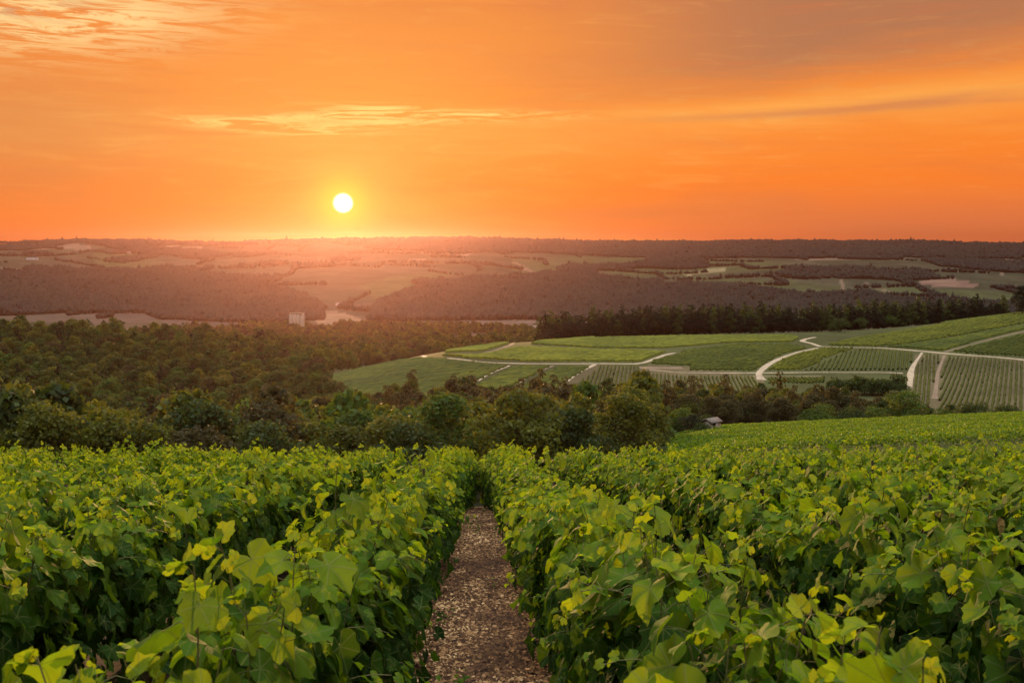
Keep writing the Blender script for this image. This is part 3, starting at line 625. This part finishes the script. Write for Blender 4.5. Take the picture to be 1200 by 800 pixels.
def plot(poly, head, pitch, tint, label, i):
    rg = np.random.default_rng(900 + i); W = np.array([drop(*p)[:2] for p in poly]); a = math.radians(head); d = np.array([math.sin(a), math.cos(a)]); e = np.array([d[1], -d[0]])
    c = W.mean(0); pe = (W - c) @ e; pd = (W - c) @ d; Vs, Qs, Ts, n0 = [], [], [], 0; q = pe.min() + pitch / 2
    while q < pe.max():
        s = np.arange(pd.min(), pd.max(), 2.4); s = s + rg.uniform(0, 1); x = c[0] + e[0] * q + d[0] * s; y = c[1] + e[1] * q + d[1] * s
        ok = in_poly(x, y, W) & (rg.random(len(s)) > .004); idx = np.nonzero(ok)[0]
        for run in np.split(idx, np.nonzero(np.diff(idx) > 1)[0] + 1):
            if len(run) < 2: continue
            m = len(run); xr, yr = x[run], y[run]; hw = .36 * rg.uniform(.7, 1.35, m); hh = 1.15 * rg.uniform(.75, 1.15, m); off = rg.normal(0, .07, m); g = H(xr, yr)
            sec = [(-1.0, -.05), (-.9, .62), (0.0, 1.0), (.9, .62), (1.0, -.05)]
            Vs.append(np.stack([np.stack([xr + e[0] * (hw * sx + off), yr + e[1] * (hw * sx + off), g + hh * sz], -1) for sx, sz in sec], 1).reshape(-1, 3))
            ii, jj = np.meshgrid(np.arange(m - 1), np.arange(4), indexing='ij'); Qs.append(np.stack([ii * 5 + jj, ii * 5 + jj + 1, ii * 5 + jj + 6, ii * 5 + jj + 5], -1).reshape(-1, 4) + n0); n0 += m * 5
            Ts.append(np.repeat(np.clip(tint + rg.normal(0, .07, m) + .09 * vnoise(xr / 18, yr / 18, 6), 0, 1), 5))
        q += pitch * rg.uniform(.93, 1.07)
    if not Vs: return
    o = link('vineyard', mesh_data('vineyard', np.vstack(Vs), [np.vstack(Qs)], M_ROW, {'tint': ('FLOAT', np.concatenate(Ts))})); tag(o, label, 'vineyard', kind='stuff')
for i, (poly, hd, pt, ti, lb) in enumerate(PLOTS): plot(poly, hd, pt, ti, lb, i)

# ------------------------------------------------------------------ trees
def crown_cloud(rg, nl, kind):
    """leaf positions (unit-ish: tree height 1), normals, tint, sizes"""
    P, N, A = [], [], []
    if kind == 'round':
        lob = 24; C = []
        for i in range(lob):
            a = i * 2.4 + rg.uniform(-.4, .4); h = rg.uniform(.17, .84); rad = .30 * math.sin(math.pi * min(.98, (h + .06) / .98)) * rg.uniform(.6, 1.1); C.append((rad * math.cos(a), rad * math.sin(a), h, rg.uniform(.07, .15)))
        C.append((0, 0, .80, .16)); C.append((0, 0, .55, .24))
    elif kind == 'pine':
        C = [];
        for i in range(9):
            h = .14 + .80 * i / 8; rad = .20 * (1 - .75 * (i / 8) ** 1.5); a = i * 2.4 + rg.uniform(-.5, .5); C.append((rad * math.cos(a) * rg.uniform(.3, .9), rad * math.sin(a) * rg.uniform(.3, .9), h, rad * .55 + .05))
    else:  # bush
        C = [(rg.uniform(-.32, .32), rg.uniform(-.32, .32), rg.uniform(.25, .70), rg.uniform(.2, .32)) for i in range(9)]
    C = np.array(C); vol = C[:, 3] ** 2; ch = rg.choice(len(C), nl, p=vol / vol.sum()); lt = rg.normal(0, .13, len(C))
    D = nrm(rg.normal(0, 1, (nl, 3))); D[:, 2] = np.where(D[:, 2] < -.45, -D[:, 2], D[:, 2]); rr_ = C[ch, 3] * rg.uniform(.72, 1.08, nl)
    sq = np.array([1, 1, .82]); bump = 1 + .18 * np.sin(D[:, 0] * 9 + ch) * np.sin(D[:, 1] * 8 + ch * 2)
    P = C[ch, :3] + D * (rr_ * bump)[:, None] * sq; tint = np.clip(.42 + lt[ch] + rg.normal(0, .17, nl), 0, 1)
    return P, D, tint
def tree_parts(seed, nl, kind, h, size, flat=1.0):
    rg = np.random.default_rng(seed); P, D, tint = crown_cloud(rg, nl, kind); P = P * np.array([h * flat, h * flat, h]); V_, Q = leaf_quads(P, size, rg, D * .8); return V_, Q, np.repeat(tint, 4)
KH = {'round': 12.0, 'pine': 17.0, 'bush': 4.0}
def trunk_mesh(seed, h, kind):
    rg = random.Random(seed); tb = Tubes(); k = h / 12
    tb.add([[0, 0, -1.0], [.1 * k, 0, h * .2], [rg.uniform(-.3, .3), rg.uniform(-.3, .3), h * .45], [rg.uniform(-.4, .4), .1, h * .78]], [.26 * k, .2 * k, .14 * k, .05 * k], 7)
    for i in range(6):
        a = i * 1.05 + rg.random(); z = h * rg.uniform(.28, .55); L = h * rg.uniform(.14, .24); tb.add([[0, 0, z], [math.cos(a) * L * .5, math.sin(a) * L * .5, z + L * .45], [math.cos(a) * L, math.sin(a) * L, z + L * .95]], [.10 * k, .06 * k, .02 * k], 5)
    return tb.mesh('trunk', M_BARK)
LIB = {}
for kind in ('round', 'pine', 'bush'):
    for tone in TONES:
        if tone == 'far': continue
        if (kind == 'pine') and tone not in ('pine', 'deep', 'rust'): continue
        for v in range(4 if kind == 'round' else 3):
            V_, Q, tt = tree_parts(hash_ := (len(LIB) * 7 + 3), {'round': 6500, 'pine': 2600, 'bush': 2600}[kind], kind, KH[kind], {'round': .17, 'pine': .26, 'bush': .09}[kind], {'round': 1.0, 'pine': 1.0, 'bush': 1.1}[kind])
            LIB[(kind, tone, v)] = mesh_data('crown', V_, [Q], TONES[tone], {'tint': ('FLOAT', tt)})
TRUNKS = {k: [trunk_mesh(i, KH[k], k) for i in range(2)] for k in KH}
LOWP = {}
for kind in ('round', 'pine', 'bush'):
    LOWP[kind] = [tree_parts(500 + v, {'round': 800, 'pine': 420, 'bush': 200}[kind], kind, KH[kind], {'round': .44, 'pine': .55, 'bush': .3}[kind]) for v in range(5)]
LOWV = [tree_parts(600 + v, 260, 'round', KH['round'], .8) for v in range(5)]

rt = random.Random(12); ALL = []     # (x, y, scale, kind, tone, zone)
ZONES = {
 'near':  ('in the wood just beyond the vine rows', 'trees of the wood beyond the vine rows'),
 'slope': ('in the wooded valley side on the left', 'trees of the wooded valley side'),
 'belt':  ('in the tree belt below the middle hill', 'trees of the belt below the middle hill'),
 'dark':  ('in the dark belt along the top of the middle hill', 'pines along the top of the middle hill'),
 'valley': ('on the valley floor behind the left end of the middle hill', 'trees on the valley floor'),
}
DESC = {('round', 'olive'): 'olive green broad-crowned tree', ('round', 'deep'): 'deep green broad-crowned tree', ('round', 'rust'): 'brownish broad-crowned tree', ('round', 'fresh'): 'fresh green broad-crowned tree',
        ('pine', 'pine'): 'nearly black narrow pine', ('pine', 'deep'): 'dark green narrow conifer', ('pine', 'rust'): 'brownish narrow conifer', ('round', 'pine'): 'very dark round tree', ('bush', 'deep'): 'dark green bush', ('bush', 'fresh'): 'fresh green bush', ('bush', 'olive'): 'olive bush', ('bush', 'rust'): 'brownish bush', ('bush', 'pine'): 'very dark bush'}
def scatter(zone, D0, D1, pitch, test, pick, sc):
    D = D0
    while D < D1:
        u0, u1 = -190, 1400; x = (u0 - 600) / F * D
        while x < (u1 - 600) / F * D:
            xx = x + rt.uniform(-.42, .42) * pitch; yy = D + rt.uniform(-.45, .45) * pitch; u = 600 + F * xx / yy
            if test(u, yy): k, t_ = pick(u, yy); ALL.append((xx, yy, rt.uniform(*sc(u, yy)) * (.62 if zone == 'slope' and k == 'pine' else 1.0), k, t_, zone))
            x += pitch
        D += pitch * .86
def wpick(ws):
    def f(u, D):
        q = rt.random() * sum(w for w, *_ in ws)
        for w, k, t_ in ws:
            q -= w
            if q <= 0: return k, t_
        return ws[-1][1:]
    return f
scatter('near', 102, 258, 7.6, lambda u, D: u < 772 - max(0, 125 - D) * 1.0 - max(0, D - 175) * .4, lambda u, D: (wpick([(6, 'round', 'olive'), (1.6, 'round', 'deep'), (1.2, 'round', 'rust'), (2.6, 'round', 'fresh')]) if u > 440 else wpick([(5, 'round', 'olive'), (3, 'round', 'deep'), (2.2, 'round', 'rust'), (1.0, 'round', 'fresh')]))(u, D),
        lambda u, D: (.82, 1.12) if 380 < u < 640 else ((.75, 1.0) if u >= 640 else (.95, 1.3)))
scatter('slope', 262, 668, 8.3, lambda u, D: u < np.interp(D, [262, 330, 360, 420, 520, 670], [392, 392, 380, 372, 375, 430]), wpick([(3, 'round', 'olive'), (4, 'round', 'deep'), (.8, 'round', 'rust'), (1.0, 'round', 'fresh'), (3, 'pine', 'deep'), (1.5, 'pine', 'pine')]), lambda u, D: (.62, 1.3))
scatter('belt', 264, 338, 6.4, lambda u, D: 386 < u < np.interp(D, [264, 300, 338], [1120, 1085, 900]), wpick([(2.0, 'round', 'olive'), (3, 'round', 'deep'), (5, 'round', 'rust'), (.6, 'pine', 'rust')]),
        lambda u, D: (.62, .95) if u < 1000 else (.45, .7))
scatter('dark', 672, 722, 5.8, lambda u, D: 634 + (D - 672) * -.1 < u < np.interp(D, [672, 722], [1000, 1200]), wpick([(5, 'pine', 'pine'), (3, 'pine', 'deep'), (3, 'round', 'pine'), (.8, 'round', 'deep')]), lambda u, D: (.86, 1.12) if u < 860 else (.82, 1.08))
scatter('valley', 700, 1780, 12.5, lambda u, D: (300 if D < 1150 else 120 + 170 * (vnoise(np.array([D / 70.0]), np.array([u / 60.0]), 72)[0] + .4) + max(0, D - 1500) * .25) < u < np.interp(D, [700, 800, 950, 1160, 1800], [480, 560, 612, 626, 630]) and (D < 1150 or vnoise(np.array([u / 38.0]), np.array([D / 150.0]), 71)[0] > -.05), wpick([(2, 'round', 'olive'), (6, 'round', 'deep'), (1.2, 'round', 'rust'), (1.5, 'round', 'pine')]), lambda u, D: (.8, 1.35))
SPECIAL = [  # photo pixel of the foot, height in m, kind, tone, label
 (1066, 484, 11.5, 'bush', 'fresh', 'large round fresh green tree at the right end of the tree belt'),
 (1030, 486, 7.5, 'bush', 'fresh', 'smaller fresh green bush left of the large round one'),
 (965, 490, 8.5, 'bush', 'fresh', 'fresh green rounded bush in front of the brown trunks'),
 (1000, 489, 7.0, 'bush', 'deep', 'small dark green bush between two fresh green bushes'),
 (1112, 484, 6.0, 'bush', 'fresh', 'low green bush right of the large round green tree'),
 (1140, 484, 8.0, 'bush', 'deep', 'dark bush at the foot of the striped plot'),
 (1180, 484, 7.0, 'bush', 'deep', 'dark bush nearest the right edge at the foot of the striped plot'),
 (806, 492, 7.5, 'bush', 'fresh', 'bright green tree rising behind the bush by the hut'),
 (786, 492, 6.0, 'bush', 'fresh', 'bright green bush at the edge of the near wood'),
 (830, 492, 5.0, 'bush', 'deep', 'deep green bush directly behind the hut'),
]
for px, py, h, kind, tone, lb in SPECIAL:
    D = 232.0 if px < 900 else 246.0; x = (px - 600) / F * D; ALL.append((x, D, h / KH[kind], kind, tone, ('special', lb)))
for px, D, h, kind, tone, lb in [
 (640, 640, 9, 'bush', 'pine', 'small dark bush standing alone left of the pine belt'), (984, 650, 12, 'bush', 'deep', 'round dark green tree at the field edge below the pine belt'),
 (1010, 668, 9, 'bush', 'deep', 'lower green bush below the right part of the pine belt'), (1040, 690, 14, 'bush', 'fresh', 'paler green round tree among the pines'),
 (1199, 655, 20, 'round', 'pine', 'tall dark tree cut by the right edge on the crest'), (813, 168, 4.4, 'bush', 'pine', 'dark bush touching the left side of the stone hut'),
 (822, 164, 3.2, 'bush', 'deep', 'low dark shrub in front of the bush by the hut')]:
    ALL.append(((px - 600) / F * D, D, h / KH[kind], kind, tone, ('special', lb)))
for i in range(24): # hedge line below the lower track
    u = 978 + i * 3.7 + rt.uniform(-1, 1); D = 408 + rt.uniform(-4, 4); ALL.append(((u - 600) / F * D, D, rt.uniform(1.2, 1.9), 'bush', 'deep', 'hedge'))
ZONES['hedge'] = ('in the dark hedge under the lower track of the middle hill', 'bushes of the hedge under the lower track')
# which trees show: sweep from near to far with a horizon line
order = sorted(range(len(ALL)), key=lambda i: ALL[i][1]); hz = np.full(1400, 530.0); score = np.zeros(len(ALL))
for i in order:
    x, y, s, kind, tone, zone = ALL[i]; g = float(H(x, y)); h = KH[kind] * s; w = h * (.36 if kind == 'round' else (.2 if kind == 'pine' else .55)); cx, top = project(x, y, g + h * .95); _, bot = project(x, y, g); hw = w * F / y
    a, b = int(max(0, cx - hw)), int(min(1200, cx + hw))
    if b - a < 1 or cx < -15 or cx > 1215: continue
    vis = np.maximum(0, hz[a:b] - top).mean() ; score[i] = min(vis, (bot - top)) * (b - a)
    hz[a:b] = np.minimum(hz[a:b], top + 4)
sel = set(i for i in range(len(ALL)) if isinstance(ALL[i][5], tuple)); sel |= set([i for i in np.argsort(-score) if score[i] > 0][:292 - len(sel)])
far_V, n_sel = {}, 0
for i in order:
    x, y, s, kind, tone, zone = ALL[i]; z = float(H(x, y)) - .2
    if i in sel:
        nm = {'round': 'tree', 'pine': 'pine_tree', 'bush': 'bush'}[kind]; root = empty(nm, (x, y, z), rt.uniform(0, 6.28)); v = rt.randrange(4 if kind == 'round' else 3)
        fw = rt.uniform(1.0, 1.3) if kind == 'round' else 1.0; root.scale = (s * fw, s * fw * rt.uniform(.9, 1.1), s); cr = link('crown', LIB[(kind, tone, v)], root); tk = link('trunk', TRUNKS[kind][v % 2], root)
        if isinstance(zone, tuple): tag(root, zone[1], 'bush' if kind == 'bush' else 'tree')
        else: tag(root, DESC[(kind, tone)] + ' ' + ZONES[zone][0], 'bush' if kind == 'bush' else 'tree', DESC[(kind, tone)] + 's ' + ZONES[zone][0])
    else:
        zz = zone if isinstance(zone, str) else 'belt'; far_V.setdefault((zz, tone), []).append((x, y, z, s, kind))
WL = {'near': 'rear trees of the wood beyond the vine rows', 'slope': 'dense wooded valley side on the left', 'belt': 'rear trees of the belt below the middle hill', 'dark': 'rear pines along the top of the middle hill', 'valley': 'hazy trees covering the valley floor', 'hedge': 'rest of the dark hedge'}
TL = {'olive': 'olive', 'deep': 'deep green', 'rust': 'brownish', 'fresh': 'fresh green', 'pine': 'blackish'}
zones = sorted(set(k[0] for k in far_V))
for zone in zones:                                     # one object per wood, one material slot per tone
    Vs, Qs, Ts, Ms, n0 = [], [], [], [], 0; tones = sorted(k[1] for k in far_V if k[0] == zone)
    for mi, tone in enumerate(tones):
        for (x, y, z, s, kind) in far_V[(zone, tone)]:
            V_, Q, tt = (LOWV if zone == 'valley' and kind == 'round' else LOWP[kind])[rt.randrange(5)]; a = rt.uniform(0, 6.28); c_, s_ = math.cos(a), math.sin(a); W = V_ * s * np.array([rt.uniform(.85, 1.15), rt.uniform(.85, 1.15), rt.uniform(.85, 1.3)])
            W = np.stack([W[:, 0] * c_ - W[:, 1] * s_ + x, W[:, 0] * s_ + W[:, 1] * c_ + y, W[:, 2] + z], -1); Vs.append(W); Qs.append(Q + n0); n0 += len(W); Ts.append(tt); Ms.append(np.full(len(Q), mi, np.int32))
    me = mesh_data('woods', np.vstack(Vs), [np.vstack(Qs)], None, {'tint': ('FLOAT', np.concatenate(Ts))})
    for t_ in tones: me.materials.append(TONES[t_])
    me.polygons.foreach_set('material_index', np.concatenate(Ms)); tag(link('woods', me), WL[zone], 'woods', kind='stuff')

# ------------------------------------------------------------------ far woods (one mass, seen through kilometres of air)
FW = [
 [(-80, 316), (0, 320), (100, 321), (200, 324), (300, 331), (355, 345), (380, 360), (376, 374), (300, 378), (186, 374), (168, 367), (0, 370), (-80, 372)],
 [(430, 376), (442, 352), (500, 333), (560, 326), (640, 332), (700, 334), (780, 332), (850, 333), (950, 346), (1010, 350), (1010, 372), (640, 376)],
 [(920, 314), (1000, 314), (1085, 320), (1100, 327), (1060, 329), (990, 326), (920, 321)],
 [(1000, 349), (1060, 352), (1110, 352), (1190, 356), (1230, 362), (1200, 372), (1000, 372)],
 [(590, 270), (1300, 270), (1300, 300), (1180, 303), (1000, 302), (800, 303), (700, 301), (640, 297), (600, 296)],
 [(380, 270), (600, 270), (600, 297), (520, 296), (440, 292), (380, 284)], [(-80, 270), (212, 270), (240, 288), (180, 288), (110, 285), (-80, 285)],
 [(235, 275), (400, 270), (400, 284), (300, 287), (240, 288)], [(110, 286), (160, 288), (240, 294), (280, 300), (240, 303), (160, 298)],
 [(640, 318), (740, 328), (780, 331), (700, 334), (600, 328)], [(1080, 305), (1200, 308), (1230, 312), (1180, 320), (1100, 312)], [(150, 319), (260, 322), (330, 327), (320, 331), (200, 325)],
]
def far_woods():
    rg = np.random.default_rng(17); n = 420000; D = np.sqrt(rg.uniform(1900 ** 2, 6150 ** 2, n)); u = rg.uniform(-90, 1290, n); X = (u - 600) / F * D; Z = H(X, D); px, py = project(X, D, Z)
    wob = vnoise(X / 45, D / 90, 30) * 1.0 + vnoise(X / 190, D / 300, 35) * 1.5; ok = np.zeros(n, bool)
    for p in FW: ok |= in_poly(px + wob * 3, py + wob * .8, p)
    fx = (X + 90 * vnoise(X / 400, D / 500, 61)) / 190; fy = (D + 0.5 * X + 120 * vnoise(X / 500, D / 400, 62)) / 260; ex = np.abs(fx - np.round(fx)); ey = np.abs(fy - np.round(fy))
    hx = np.random.default_rng(64).random((97, 89))[np.round(fx).astype(int) % 97, np.floor(fy).astype(int) % 89]; hy = np.random.default_rng(65).random((97, 89))[np.floor(fx).astype(int) % 97, np.round(fy).astype(int) % 89]
    ok |= (((ex < .035) & (hx > .80)) | ((ey < .03) & (hy > .68))) & (D > 2300) & (rg.random(n) < .9)
    ok |= (vnoise(X / 260, D / 330, 66) > .66) & (D > 2700)
    ok &= (rg.random(n) < np.interp(D, [1900, 6000], [1.0, .42])) 
    P = np.stack([X, D, Z], -1)[ok]; n = len(P); r = rg.uniform(4.5, 8.0, n) * np.interp(P[:, 1], [1900, 6000], [.9, 1.45]); h = rg.uniform(7, 14, n) * (1.15 + 0.45 * vnoise(P[:, 0] / 45, P[:, 1] / 90, 37)) * np.where(rg.random(n) < .02, 1.6, 1)
    oct_ = np.array([[1, 0, .45], [.3, .95, .5], [-.8, .6, .4], [-.8, -.6, .5], [.3, -.95, .4], [0, 0, 1.0], [0, 0, -.2]]); F3 = np.array([[i, (i + 1) % 5, 5] for i in range(5)] + [[(i + 1) % 5, i, 6] for i in range(5)])
    J = oct_[None] * rg.uniform(.8, 1.2, (n, 7, 1)); a = rg.uniform(0, 6.28, n); c_, s_ = np.cos(a)[:, None], np.sin(a)[:, None]
    V_ = np.stack([(J[..., 0] * c_ - J[..., 1] * s_) * r[:, None] + P[:, :1], (J[..., 0] * s_ + J[..., 1] * c_) * r[:, None] + P[:, 1:2], J[..., 2] * h[:, None] + P[:, 2:]], -1)
    o = link('far_woods', mesh_data('far_woods', V_.reshape(-1, 3), [(F3[None] + (np.arange(n) * 7)[:, None, None]).reshape(-1, 3)], TONES['far'], {'tint': ('FLOAT', np.repeat(np.clip(rg.normal(.3, .2, n) + .3 * vnoise(P[:, 0] / 70, P[:, 1] / 120, 36), 0, 1), 7))})); tag(o, 'dark woods spread over the far hills', 'woods', kind='stuff'); print('far trees', n)
far_woods()

# ------------------------------------------------------------------ buildings
def box(cx, cy, z0, sx, sy, sz):
    V_ = np.array([[cx + a * sx / 2, cy + b * sy / 2, z0 + c * sz] for c in (0, 1) for a, b in ((-1, -1), (1, -1), (1, 1), (-1, 1))]); Q = np.array([[0, 3, 2, 1], [4, 5, 6, 7], [0, 1, 5, 4], [1, 2, 6, 5], [2, 3, 7, 6], [3, 0, 4, 7]]); return V_, Q
def boxes(name, lst, mat, parent=None):
    Vs, Qs, n = [], [], 0
    for b in lst:
        V_, Q = box(*b); Vs.append(V_); Qs.append(Q + n); n += 8
    return link(name, mesh_data(name, np.vstack(Vs), [np.vstack(Qs)], mat), parent)
M_STONE = simple_mat('pale_stone', (.28, .22, .17), (.50, .42, .34), 3.5, .9, .5); M_ROOF = simple_mat('weathered_roof', (.15, .12, .10), (.26, .21, .17), 4, .85, .4)
M_DARK = simple_mat('dark_opening', (.012, .010, .008), (.02, .018, .015), 3, .7); M_WHITE = simple_mat('white_render', (.66, .62, .56), (.80, .76, .70), .5, .8); M_CREAM = simple_mat('cream_concrete', (.26, .21, .15), (.36, .30, .21), .3, .85); M_TILE = simple_mat('red_tile', (.22, .09, .06), (.32, .15, .10), 2, .8)
def gable(name, w, d, z, rise, over, mat, parent):
    a, b = w / 2 + over, d / 2 + over; t_ = .18
    V_ = np.array([[-a, -b, z - .1], [a, -b, z - .1], [a, b, z - .1], [-a, b, z - .1], [-a, 0, z + rise], [a, 0, z + rise]] + [[-a, -b, z - .1 + t_], [a, -b, z - .1 + t_], [a, b, z - .1 + t_], [-a, b, z - .1 + t_], [-a, 0, z + rise + t_], [a, 0, z + rise + t_]])
    Q = np.array([[0, 1, 5, 4], [3, 4, 5, 2], [6, 10, 11, 7], [9, 8, 11, 10], [0, 6, 7, 1], [2, 8, 9, 3], [0, 4, 10, 6], [4, 3, 9, 10], [1, 7, 11, 5], [5, 11, 8, 2]]); return link(name, mesh_data(name, V_, [Q], mat), parent)
def house(name, px, py, w, d, h, rise, wm, rm, label, cat='house', rz=0.0, D=None, nwin=2):
    if D is None: p = drop(px, py)
    else: x = (px - 600) / F * D; p = np.array([x, D, float(H(x, D))])
    root = empty(name, tuple(p), rz); tag(root, label, cat)
    boxes('wall', [(0, 0, -1.5, w, d, h + 1.5)], wm, root)
    V_ = np.array([[s * w / 2, t_ * d / 2 if k else 0, h if k else h + rise * .92] for s in (-1, 1) for t_, k in ((-1, 1), (1, 1), (0, 0))]); link('gable', mesh_data('gable', V_ * np.array([.995, 1, 1]), [np.array([[0, 2, 1], [3, 4, 5]])], wm), root)
    gable('roof', w, d, h, rise, .25, rm, root)
    for i in range(nwin): boxes('window', [((i + .5) / nwin * w - w / 2, -d / 2 - .01, h * .4, w / nwin * .28, .06, h * .3)], M_DARK, root)
    return root, p
r_, p_ = house('stone_hut', 837, 500, 2.4, 2.0, 1.35, .45, M_STONE, M_ROOF, 'small pale stone hut with a dark doorway among the vines', 'hut', R(38), 168.0, 0)
r_.location.z += .85
boxes('door', [(-.5, -1.005, .05, .6, .06, 1.2)], M_DARK, r_)
def silo(px, py, label):
    p = drop(px, py); root = empty('grain_silo', tuple(p)); tag(root, label, 'silo'); H_ = 30
    for i in range(4):
        th = np.arange(20) * 2 * math.pi / 20; cx = -8.25 + i * 5.5; V_ = np.concatenate([np.stack([cx + 2.8 * np.cos(th), -2.8 + 2.8 * np.sin(th), np.full(20, z)], -1) for z in (-6, H_ - (0 if i != 3 else 3))]); a = np.arange(20)
        link('silo_cell', mesh_data('silo_cell', V_, [np.stack([a, (a + 1) % 20, (a + 1) % 20 + 20, a + 20], -1), (a + 20)[None]], M_CREAM, None, False), root)
    boxes('tower', [(6.0, 3.2, -6, 10, 5.5, H_ + 8)], M_CREAM, root); boxes('gallery', [(-1, -1.2, H_ + .02, 18, 4, 2.6)], M_CREAM, root); boxes('window', [(x, -3.22, H_ + 1.0, 1.6, .1, 1.0) for x in (-7, -3, 1, 5)], M_DARK, root)
silo(348, 391, 'tall cream grain silo block rising from the valley trees')
FARB = [(325, 391, 16, 10, 4, 2, 'long low white shed left of the silo'), (485, 387, 34, 14, 7, 3, 'wide white building on the valley floor behind the trees'), (602, 386, 18, 10, 5, 2, 'small white building right of the wide one on the valley floor'),
        (628, 389, 14, 10, 9, 2, 'tall narrow pale building touching the dark pine belt'), (38, 305, 46, 16, 8, 4, 'lone pale farm building high on the far left slope'), (150, 297, 26, 14, 7, 3, 'small farmhouse beside trees near the far left skyline'),
        (1006, 350, 16, 10, 5, 3, 'leftmost pale house of the far hamlet'), (1018, 351, 18, 10, 5, 3, 'second pale house of the far hamlet from its left end'), (1032, 352, 14, 10, 6, 3, 'third pale house of the far hamlet from its left end'), (1048, 352, 20, 10, 5, 3, 'fourth and widest pale house of the far hamlet'), (1090, 352, 14, 10, 5, 3, 'rightmost house of the far hamlet, below the pink field'),
        (1176, 358, 26, 16, 8, 3, 'pale building near the right edge above the pines'), (398, 358, 20, 12, 6, 3, 'low building under the sun at the top of the tan field')]
for px, py, w, d, h, ri, lb in FARB: house('building', px, py, w, d, h, ri, M_WHITE, M_TILE if 'house' in lb else M_ROOF, lb, 'building', rz=R((px * 7) % 30 - 15), nwin=3)

# ------------------------------------------------------------------ haze
hz_me = mesh_data('haze', *(lambda b: (b[0], [b[1]]))(box(0, 1900, -240, 11000, 9600, 300)), None)
haze = link('haze', hz_me); tag(haze, 'warm evening haze over the valley', 'haze', kind='stuff')
m, n = new_mat('haze'); pv = n.nodes.new('ShaderNodeVolumePrincipled'); pv.inputs['Color'].default_value = (0.25, 0.145, 0.155, 1); pv.inputs['Density'].default_value = 0.62e-4; pv.inputs['Anisotropy'].default_value = 0.83
o_ = n.nodes.new('ShaderNodeOutputMaterial'); n.links.new(pv.outputs[0], o_.inputs['Volume']); hz_me.materials.append(m)
